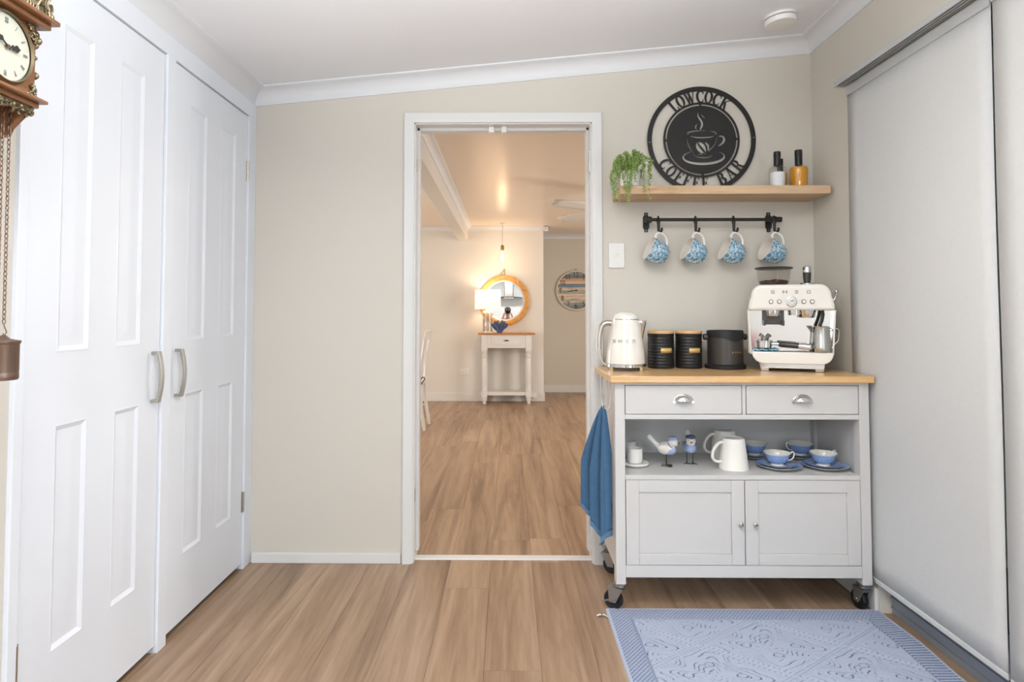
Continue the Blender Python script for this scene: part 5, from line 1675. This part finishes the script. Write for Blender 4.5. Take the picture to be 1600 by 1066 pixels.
INV = (1 / 0.90, 1 / 0.58, 1 / 0.62)
CHX, CHY = WX + 0.140, 1.299
cp = [chain(CHX, CHY, 1.585, 1.125, 'chain'), chain(CHX, CHY - 0.018, 1.585, 0.90, 'chain')]
g = MB().tube([(CHX, CHY, 1.127), (CHX + 0.003, CHY, 1.120), (CHX + 0.003, CHY + 0.004, 1.112), (CHX, CHY + 0.003, 1.106), (CHX - 0.002, CHY, 1.110)], 0.0013, 6)
cp.append(kpart(g, 'weight_hook', 'weight'))
wt_ = [(0.0, 1.012), (0.026, 1.012), (0.028, 1.015), (0.028, 1.026), (0.0273, 1.028), (0.028, 1.030), (0.028, 1.086), (0.029, 1.088), (0.0305, 1.090), (0.0305, 1.094), (0.012, 1.098), (0.004, 1.106), (0.0, 1.107)]
cp.append(kpart(MB().lathe(wt_, 36, (CHX, CHY, 0)), 'weight', 'weight'))
for o in cp:
    o.scale = INV

# ================================================================== DINING ROOM
# --- hall table
TY0, TY1 = 7.80, 8.062
tb = thing('console_table', 'white turned-leg console table with honey timber top', 'table', (-0.015, 7.93, 0))
O4 = (-0.015, 7.93, 0)


def tpart(mb, name, m, parent=None, **k):
    return mb.build(name, m, parent or tb, org=O4, **k)


tpart(MB().box(-0.375, 0.345, TY0 - 0.02, TY1 + 0.01, 0.868, 0.888), 'table_top', 'honey', bevel=0.006)
tpart(MB().box(-0.275, 0.245, TY0 + 0.006, TY0 + 0.022, 0.700, 0.868).box(-0.315, -0.30, TY0 + 0.02, TY1, 0.70, 0.868).box(0.27, 0.285, TY0 + 0.02, TY1, 0.70, 0.868).box(-0.3, 0.27, TY1 - 0.016, TY1, 0.70, 0.868), 'apron', 'gloss', bevel=0.002)
dr = tpart(MB().box(-0.205, 0.180, TY0 - 0.002, TY0 + 0.010, 0.728, 0.846), 'drawer', 'gloss', bevel=0.003)
tpart(MB().box(-0.180, 0.155, TY0 - 0.006, TY0 + 0.0, 0.746, 0.828), 'drawer_field', 'gloss', dr, bevel=0.004)
tpart(MB().ball((-0.018, TY0 - 0.016, 0.796), 0.022, 10, (1.4, 0.5, 0.34)), 'pull', 'black', dr)
lp = [(0.0, 0.0), (0.016, 0.0), (0.022, 0.012), (0.020, 0.022), (0.016, 0.026), (0.026, 0.034), (0.033, 0.075), (0.030, 0.088)]
lq = [(0.030, 0.165), (0.034, 0.172), (0.030, 0.182), (0.033, 0.24), (0.037, 0.42), (0.034, 0.55), (0.028, 0.575), (0.036, 0.585), (0.036, 0.598), (0.028, 0.604), (0.036, 0.612), (0.036, 0.628), (0.028, 0.634), (0.036, 0.645), (0.036, 0.66), (0.030, 0.668)]
for x in (-0.292, 0.262):
    for y in (TY0 + 0.036, TY1 - 0.036):
        g = MB().lathe(lp, 24, (x, y, 0)).box(x - 0.035, x + 0.035, y - 0.035, y + 0.035, 0.086, 0.166).lathe(lq, 24, (x, y, 0)).box(x - 0.037, x + 0.037, y - 0.037, y + 0.037, 0.667, 0.868)
        tpart(g, 'leg', 'gloss', angle=35)
tpart(MB().box(-0.275, 0.245, TY0 + 0.014, TY1 - 0.014, 0.108, 0.148), 'lower_shelf', 'gloss', bevel=0.003)

# --- table lamp
tl = thing('table_lamp', 'lit table lamp with white drum shade and clear glass base', 'lamp', (-0.255, 7.885, 0.888))
MB().lathe([(0.062, 0.0), (0.066, 0.004), (0.066, 0.012), (0.060, 0.016)], 36).build('base', 'china', tl)
gl = MB().lathe([(0.060, 0.016), (0.060, 0.245), (0.050, 0.256)], 40, capb=False, capt=False)
gl.build('glass_column', glass('lamp_glass', (0.90, 0.90, 0.88), 0.5, 0.08), tl)
g = MB()
for k in range(18):
    for sg_ in (-1, 1):
        g.tube([(0.0605 * math.cos(2 * PI * k / 18 + sg_ * i * 0.22), 0.0605 * math.sin(2 * PI * k / 18 + sg_ * i * 0.22), 0.02 + 0.222 * i / 14) for i in range(15)], 0.0015, 4)
g.build('lattice', 'steel', tl)
MB().lathe([(0.054, 0.250), (0.058, 0.256), (0.056, 0.270), (0.036, 0.284), (0.016, 0.290), (0.012, 0.318)], 32).build('collar', 'china', tl)
shade_m = bpy.data.materials.new('lamp_shade_linen'); shade_m.use_nodes = True
t_ = shade_m.node_tree; b_ = t_.nodes['Principled BSDF']
b_.inputs['Base Color'].default_value = (*lin((250, 240, 226)), 1); b_.inputs['Roughness'].default_value = 0.9
b_.inputs['Emission Color'].default_value = (*lin((255, 226, 196)), 1); b_.inputs['Emission Strength'].default_value = 0.75
MB().lathe([(0.162, 0.300), (0.158, 0.545)], 48, capb=False, capt=False).build('shade', shade_m, tl, solid=0.002)
MB().ball((0, 0, 0.41), 0.03, 10).build('bulb', mat('warm_bulb', (255, 220, 170), 0.4, emit=(255, 196, 120), estr=12), tl)
l = bpy.data.lights.new('table_lamp_bulb', 'POINT'); l.energy = 3.5; l.color = (1.0, 0.76, 0.52); l.shadow_soft_size = 0.03
lo = bpy.data.objects.new('table_lamp_bulb', l); COL.objects.link(lo); lo.location = (-0.255, 7.885, 0.888 + 0.46)
MB().tube([(-0.30, 8.02, 0.88), (-0.335, 8.06, 0.80), (-0.44, 8.07, 0.4), (-0.48, 8.06, 0.1), (-0.46, 8.02, 0.006), (-0.40, 7.95, 0.005), (-0.34, 7.99, 0.005), (-0.38, 8.04, 0.01)], 0.003, 6).build('lamp_cord', 'glass', tl, org=(-0.255, 7.885, 0.888))
one(MB().prism(rrect(0.304, 0.372, 0.055, 0.115, 0.02), 'y', 7.99, 8.04), 'power_adaptor', 'plastic', 'white plug adaptor beside the table leg', 'adaptor', (0.32, 8.0, 0.055), bevel=0.004)

# --- navy coral ornament
co = thing('coral_ornament', 'navy blue coral ornament in front of the mirror', 'ornament', (-0.105, 7.84, 0.888))
MB().lathe([(0.0, 0.0), (0.032, 0.0), (0.036, 0.006), (0.018, 0.020)], 20).build('base', 'coral', co)
r = random.Random(12)
for k in range(34):
    a0 = r.uniform(0, 2 * PI); lean = r.uniform(0.25, 1.0)
    L_ = 0.17 - 0.035 * lean
    w0 = r.uniform(0.010, 0.018)
    pts = [(0.014 * math.cos(a0) + L_ * lean * 0.80 * math.cos(a0) * (i / 6) ** 1.15, (0.014 * math.sin(a0) + L_ * lean * 0.5 * math.sin(a0) * (i / 6) ** 1.15), 0.012 + L_ * (1.06 - 0.42 * lean) * (i / 6) + 0.006 * math.sin(i * 1.7 + k)) for i in range(7)]
    g = MB().tube(pts, [w0 * q for q in (1, 0.9, 0.85, 0.95, 1.0, 0.8, 0.3)], 8, flat=0.5)
    g.build('branch', 'coral', co)

# --- round mirror
mr = thing('round_mirror', 'round mirror in a honey timber frame above the table', 'mirror', (-0.045, YD, 1.30))
MRR = 0.332
n = 72
MB().lathe([(0.262, 0.0), (0.262, -0.022), (0.268, -0.030), (0.285, -0.036), (0.310, -0.036), (0.328, -0.028), (MRR, -0.016), (MRR, 0.0)], n, axis='y', capb=False, capt=False).build('frame', 'mirror_wood', mr, angle=25)
MB().lathe([(0.263, -0.010), (0.263, -0.024), (0.252, -0.022), (0.244, -0.012)], n, axis='y', capb=False, capt=False).build('inner_band', 'gloss', mr)
MB().lathe([(0.0, -0.0115), (0.256, -0.0115)], n, axis='y', capb=False, capt=False).build('mirror_glass', 'mirror', mr, smooth=False)
MB().tube([(0.0, -0.012, 0.330), (0.004, -0.012, 0.385), (-0.002, -0.012, 0.408)], 0.004, 6).tube([(0.0, -0.014, 0.398), (-0.022, -0.014, 0.378), (-0.046, -0.014, 0.350), (-0.044, -0.014, 0.333), (-0.02, -0.014, 0.332)], 0.004, 6).build('hanging_rope', 'rope', mr)
MB().lathe([(0.006, -0.016), (0.006, 0.0)], 12, (0, 0, 0.408), axis='y').build('nail', 'brass', mr)

# --- pendant bulb
pd = thing('pendant_light', 'lit teardrop filament bulb on a hanging cord above the mirror', 'pendant light', (-0.068, 7.78, 1.765))
MB().lathe([(0.0, 0.0), (0.018, 0.002), (0.040, 0.018), (0.051, 0.045), (0.048, 0.075), (0.034, 0.115), (0.021, 0.150), (0.018, 0.165)], 32, capt=False).build('glass_bulb', 'glass', pd)
MB().lathe([(0.019, 0.160), (0.022, 0.164), (0.022, 0.215), (0.012, 0.225), (0.004, 0.232)], 24).build('socket', 'rope', pd)
MB().lathe([(0.0, 0.026), (0.016, 0.034), (0.021, 0.060), (0.017, 0.098), (0.009, 0.130), (0.0, 0.136)], 16).build('filament', mat('lit_filament', (255, 230, 190), 0.4, emit=(255, 206, 140), estr=14), pd)
MB().tube([(0, 0, 0.228), (0.001, 0, 0.36), (0.004, 0, ZC - 1.765 - 0.015)], 0.0022, 6).build('cord', 'rope', pd)
MB().lathe([(0.03, -0.012), (0.034, -0.004), (0.034, 0.0)], 20, (0.004, 0, ZC - 1.765)).build('ceiling_rose', 'gloss', pd)
l = bpy.data.lights.new('pendant_bulb', 'POINT'); l.energy = 6.5; l.color = (1.0, 0.74, 0.48); l.shadow_soft_size = 0.03
lo = bpy.data.objects.new('pendant_bulb', l); COL.objects.link(lo); lo.location = (-0.068, 7.78, 1.765 + 0.07)

# --- double power point
pp = thing('power_point', 'white double power point low on the dining room wall', 'power point', (-0.56, YD, 0.335))
MB().prism(rrect(-0.060, 0.060, 0.0, 0.088, 0.008), 'y', -0.010, 0.0).build('plate', 'plastic', pp, bevel=0.002)
for x in (-0.028, 0.028):
    MB().box(x - 0.008, x + 0.008, -0.014, -0.009, 0.062, 0.076).build('rocker', 'plastic', pp, bevel=0.001)
    g = MB()
    for dx, rz in ((-0.008, 0.5), (0.008, -0.5), (0.0, 0.0)):
        st_ = len(g.v)
        g.box(-0.0012, 0.0012, -0.0106, -0.0098, -0.005, 0.005)
        g.xform(Matrix.Translation((x + dx, 0, 0.036 if dx else 0.024)) @ Matrix.Rotation(rz, 4, 'Y'), st_)
    g.build('socket_slots', 'alu_d', pp, smooth=False)

# --- plank-face wall clock in the recess
CXc, CZc, CR = 0.982, 1.462, 0.290
wc = thing('plank_wall_clock', 'round wall clock with driftwood plank face in the recess', 'clock', (CXc, YD2, CZc))
MB().lathe([(CR - 0.022, 0.0), (CR - 0.022, -0.034), (CR - 0.018, -0.040), (CR - 0.004, -0.040), (CR, -0.034), (CR, 0.0)], 72, axis='y', capb=False, capt=False).build('rim', mat('cream_rim', (222, 212, 196), 0.5), wc)
tones = [(150, 160, 166), (116, 134, 146), (214, 168, 134), (226, 212, 196), (126, 152, 170), (224, 208, 190), (176, 180, 178), (226, 200, 178), (222, 210, 196), (216, 206, 192), (160, 172, 172), (138, 150, 152)]
Rin = CR - 0.021
zb = [-Rin + 2 * Rin * k / 12 for k in range(13)]
for k in range(12):
    za, zb_ = zb[k] + 0.001, zb[k + 1] - 0.001
    pts = []
    for i in range(7):
        z = za + (zb_ - za) * i / 6; w = math.sqrt(max(0.0, Rin ** 2 - z * z)); pts.append((w, z))
    poly = [(-w, z) for w, z in pts][::-1] + pts
    dp = -0.012 - 0.002 * (k % 3)
    c = tones[11 - k]
    MB().prism(poly, 'y', dp, -0.001).build('plank', wood('driftwood_%d' % k, [(0.3, tuple(int(v * 0.78) for v in c)), (0.5, c), (0.7, tuple(min(255, int(v * 1.1)) for v in c))], (4, 60, 40), 0.7, rnd=False), wc, smooth=False)
for k in range(12):
    an = PI / 2 - 2 * PI * k / 12; wd = str(k if k else 12); tot = sum(letter(c_)[0] for c_ in wd)
    g = MB(); xo = -tot / 2
    for c_ in wd:
        def fn(x, y, xo=xo, an=an):
            return (0.222 * math.cos(an) + (xo + x) * 0.060, -0.0172, 0.222 * math.sin(an) + (y - 0.5) * 0.066), (0, 1, 0)
        xo += glyph_mesh(g, c_, fn, 0.002)
    g.build('numeral', 'graph', wc, smooth=False)
for an, L_, w in ((186, 0.125, 0.010), (188, 0.185, 0.008)):
    a_ = math.radians(an); g = MB()
    for r0, r1, ww in ((-0.03, 0.3 * L_, w * 0.5), (0.3 * L_, 0.62 * L_, w), (0.62 * L_, L_, w * 0.45)):
        p = [(r0, -ww * .5), (r1, -ww * .5), (r1, ww * .5), (r0, ww * .5)]
        g.prism([(q[0] * math.cos(a_) - q[1] * math.sin(a_), q[0] * math.sin(a_) + q[1] * math.cos(a_)) for q in p], 'y', -0.024, -0.021)
    g.build('hand', 'black', wc, smooth=False)
MB().lathe([(0.012, -0.026), (0.012, -0.016)], 20, axis='y').build('hand_boss', 'black', wc)
MB().lathe([(0.0, -0.032), (Rin + 0.001, -0.032)], 64, axis='y', capb=False, capt=False).build('cover_glass', 'glass', wc, smooth=False)
MB().tube([(-0.008, -0.015, CR + 0.002), (-0.008, -0.015, CR + 0.012), (0, -0.015, CR + 0.018), (0.008, -0.015, CR + 0.012), (0.008, -0.015, CR + 0.002)], 0.0035, 8).build('hanging_ring', 'brass', wc)

# --- cross-back dining chair at the left of the doorway view
ch = thing('dining_chair', 'white wooden cross-back dining chair at the left door edge', 'chair', (-1.03, 6.26, 0), 0)
# seat faces -x, the back stands at +x
MB().prism(rrect(-0.22, 0.20, -0.21, 0.21, 0.05), 'z', 0.44, 0.47).build('seat', 'gloss', ch, bevel=0.006)
for sy in (-1, 1):
    MB().tube([(-0.18, sy * 0.17, 0.44), (-0.20, sy * 0.185, 0.0)], [0.018, 0.014], 12).build('leg', 'gloss', ch)
    MB().tube([(0.22, sy * 0.185, 0.0), (0.185, sy * 0.180, 0.22), (0.172, sy * 0.178, 0.46), (0.196, sy * 0.182, 0.72), (0.225, sy * 0.186, 0.90)], [0.014, 0.017, 0.018, 0.017, 0.016], 12).build('leg', 'gloss', ch)
rows = []
MB().prism([(0.205, 0.875), (0.232, 0.872), (0.246, 0.97), (0.228, 0.976)], 'y', -0.21, 0.21).xform(Matrix.Identity(4)).build('top_rail', 'gloss', ch, bevel=0.006)
for sy in (-1, 1):
    MB().tube([(0.178, sy * 0.165, 0.50), (0.205, 0.0, 0.70), (0.222, -sy * 0.165, 0.88)], [0.012, 0.012, 0.012], 8, flat=0.5).build('cross_brace', 'gloss', ch)
for sy in (-1, 1):
    MB().tube([(-0.19, sy * 0.178, 0.2), (0.19, sy * 0.18, 0.2)], 0.010, 8).build('stretcher', 'gloss', ch)
one(MB().tube([(-0.846, 6.07, 0.500), (-0.828, 6.05, 0.520), (-0.808, 6.05, 0.518), (-0.806, 6.05, 0.498), (-0.824, 6.06, 0.478), (-0.838, 6.07, 0.452)], 0.006, 8), 'cushion_tie', 'graph', 'grey cushion tie looped on the dining chair post', 'tie', (-0.83, 6.06, 0.45))

# --- ceiling fan
fn_ = thing('ceiling_fan', 'white ceiling fan partly hidden by the door frame', 'fan', (1.02, 5.55, ZC))
MB().lathe([(0.06, -0.03), (0.065, 0.0)], 28).build('canopy', 'gloss', fn_)
MB().lathe([(0.012, -0.12), (0.012, -0.03)], 14).build('down_rod', 'gloss', fn_)
MB().lathe([(0.0, -0.25), (0.06, -0.245), (0.10, -0.22), (0.10, -0.15), (0.06, -0.12)], 32).build('motor', 'gloss', fn_)
for k in range(4):
    an = math.radians(213 + 90 * k + (8 if k == 3 else 0))
    rows = []
    for i in range(10):
        r = 0.09 + 0.68 * i / 9; w = 0.055 + 0.018 * math.sin(PI * min(1, i / 8)); w = w * (0.55 if i == 9 else 1)
        rows.append([(r * math.cos(an) - v_ * w * math.sin(an), r * math.sin(an) + v_ * w * math.cos(an), -0.205 + 0.018 * v_) for v_ in (-1, -0.5, 0, 0.5, 1)])
    MB().sheet(rows).build('blade', 'gloss', fn_, solid=0.008)

# ================================================================== BEHIND THE CAMERA (seen in the mirror)
rh = thing('range_hood', 'stainless range hood with curved glass canopy on the kitchen wall', 'range hood', (0.03, YR, 1.56))
MB().box(-0.12, 0.12, 0.001, 0.22, 0.05, zceil(0.03) - 1.56 - 0.002).build('flue', 'steel', rh, bevel=0.003)
rows = [[(-0.42 + 0.84 * i / 24, 0.001 + 0.42 * v_, 0.02 + 0.045 * math.cos((i / 24 - 0.5) * 2.6)) for v_ in (0, 0.5, 1)] for i in range(25)]
MB().sheet(rows).build('glass_canopy', 'graph', rh, solid=0.008)
MB().prism([(-0.18, 0.0), (0.18, 0.0), (0.13, 0.06), (-0.13, 0.06)], 'y', 0.001, 0.36).build('motor_box', 'steel', rh, bevel=0.003)


# --- photographer kneeling behind the camera
def skin_mesh(verts, edges, root, sub=2):
    me = bpy.data.meshes.new('sk'); me.from_pydata([v_[:3] for v_ in verts], edges, [])
    ob = bpy.data.objects.new('sk', me); COL.objects.link(ob)
    ob.modifiers.new('skin', 'SKIN'); sd_ = ob.modifiers.new('sub', 'SUBSURF'); sd_.levels = sub; sd_.render_levels = sub
    if not me.skin_vertices:
        me.skin_vertices.new() if hasattr(me.skin_vertices, 'new') else None
    lay_ = me.skin_vertices[0].data
    for i, v_ in enumerate(verts):
        rr = v_[3]
        lay_[i].radius = rr if isinstance(rr, tuple) else (rr, rr)
        lay_[i].use_root = (i == root)
    dg = bpy.context.evaluated_depsgraph_get()
    out = bpy.data.meshes.new_from_object(ob.evaluated_get(dg))
    bpy.data.objects.remove(ob); bpy.data.meshes.remove(me)
    return out


PYo = -0.20                                  # head sits this far behind the lens
pe = thing('person', 'person in a dusky pink top kneeling and holding a camera to the face', 'person', (0.0, PYo - 0.12, 0))
V = [(0, -0.02, 0.52, (0.15, 0.12)), (0, 0.0, 0.66, (0.135, 0.10)), (0, 0.01, 0.80, (0.15, 0.105)), (0, 0.01, 0.92, (0.13, 0.09)), (0, 0.03, 0.99, 0.055), (0, 0.05, 1.05, 0.055), (0, 0.06, 1.11, (0.070, 0.080)), (0, 0.06, 1.18, (0.074, 0.090)), (0, 0.05, 1.245, (0.055, 0.068))]
Ed = [(0, 1), (1, 2), (2, 3), (3, 4), (4, 5), (5, 6), (6, 7), (7, 8)]
for sx in (-1, 1):
    b0 = len(V)
    V += [(sx * 0.165, 0.0, 0.92, 0.058), (sx * 0.235, 0.06, 0.79, 0.046), (sx * 0.255, 0.11, 0.70, 0.042), (sx * 0.19, 0.20, 0.88, 0.036), (sx * 0.115, 0.245, 1.03, 0.027), (sx * 0.100, 0.252, 1.085, 0.030)]
    Ed += [(3, b0), (b0, b0 + 1), (b0 + 1, b0 + 2), (b0 + 2, b0 + 3), (b0 + 3, b0 + 4), (b0 + 4, b0 + 5)]
    hnd = b0 + 5
    for q, (dx, dz, L_) in enumerate(((-0.004, 0.022, 0.042), (-0.006, 0.008, 0.048), (-0.006, -0.008, 0.046), (-0.004, -0.022, 0.038))):
        c0 = len(V)
        V += [(sx * 0.092, 0.275, 1.105 + dz, 0.0095), (sx * (0.082), 0.300, 1.108 + dz, 0.0088), (sx * (0.080 - L_ * 0.6), 0.304, 1.108 + dz, 0.0078)]
        Ed += [(hnd, c0), (c0, c0 + 1), (c0 + 1, c0 + 2)]
    c0 = len(V)
    V += [(sx * 0.088, 0.235, 1.075, 0.010), (sx * 0.066, 0.222, 1.082, 0.009), (sx * 0.05, 0.226, 1.092, 0.008)]
    Ed += [(hnd, c0), (c0, c0 + 1), (c0 + 1, c0 + 2)]
    l0 = len(V)
    V += [(sx * 0.095, -0.01, 0.46, 0.10), (sx * 0.115, 0.03, 0.26, 0.080), (sx * 0.125, 0.06, 0.075, 0.060), (sx * 0.125, -0.14, 0.07, 0.055), (sx * 0.12, -0.34, 0.055, 0.036), (sx * 0.12, -0.42, 0.05, 0.034), (sx * 0.12, -0.45, 0.03, 0.022)]
    Ed += [(0, l0)] + [(l0 + i, l0 + i + 1) for i in range(6)]
me = skin_mesh(V, Ed, 0)
for q in (mat('skin', (206, 160, 136), 0.5), mat('dusky_pink_top', (176, 132, 128), 0.85, vary=0.3, vscale=14), mat('dark_trousers', (56, 58, 66), 0.85)):
    me.materials.append(q)
for p in me.polygons:
    c = p.center
    p.use_smooth = True
    if c.z < 0.56 and not (abs(c.x) > 0.2):
        p.material_index = 2
    elif c.z < 0.985 and (c.y < 0.235):
        p.material_index = 1
    else:
        p.material_index = 0
bo = bpy.data.objects.new('body', me); COL.objects.link(bo); bo.parent = pe
g = MB().ball((0, 0.045, 1.205), 0.092, 12, (0.92, 1.06, 0.92))
g.v = [(x, y, z) if not (y > 0.07 and z < 1.225) else (x, 0.07 + (y - 0.07) * 0.2, z) for x, y, z in g.v]
g.ball((0, -0.04, 1.15), 0.055, 8, (1.0, 0.8, 1.3))
g.build('hair', mat('brown_hair', (78, 58, 48), 0.7), pe)
MB().ball((0, 0.152, 1.135), 0.014, 6, (0.8, 1.0, 1.2)).build('nose', 'birdw' if False else bpy.data.materials['skin'], pe)
for sx in (-1, 1):
    MB().ball((sx * 0.080, 0.05, 1.14), 0.026, 6, (0.3, 0.7, 1.1)).build('ear', bpy.data.materials['skin'], pe)
    MB().ball((sx * 0.032, 0.142, 1.163), 0.010, 6).build('eye', 'blackp', pe)
MB().ball((0, 0.140, 1.098), 0.018, 6, (1.2, 0.4, 0.35)).build('mouth', 'beak', pe)
cm = thing('photo_camera', 'black photo camera held up by the kneeling person', 'camera', (0, -0.075, 1.11))
MB().prism(rrect(-0.068, 0.068, -0.002, 0.088, 0.012), 'y', -0.055, 0.0).build('camera_body', 'blackp', cm, bevel=0.004)
MB().prism([(-0.028, 0.086), (0.028, 0.086), (0.018, 0.112), (-0.018, 0.112)], 'y', -0.055, -0.008).build('prism_hump', 'blackp', cm, bevel=0.003)
MB().lathe([(0.034, 0.0), (0.036, 0.010), (0.036, 0.045), (0.038, 0.052), (0.034, 0.054), (0.032, 0.045), (0.0, 0.040)], 32, (0, 0, 0.044), axis='y').build('lens', 'blackp', cm)
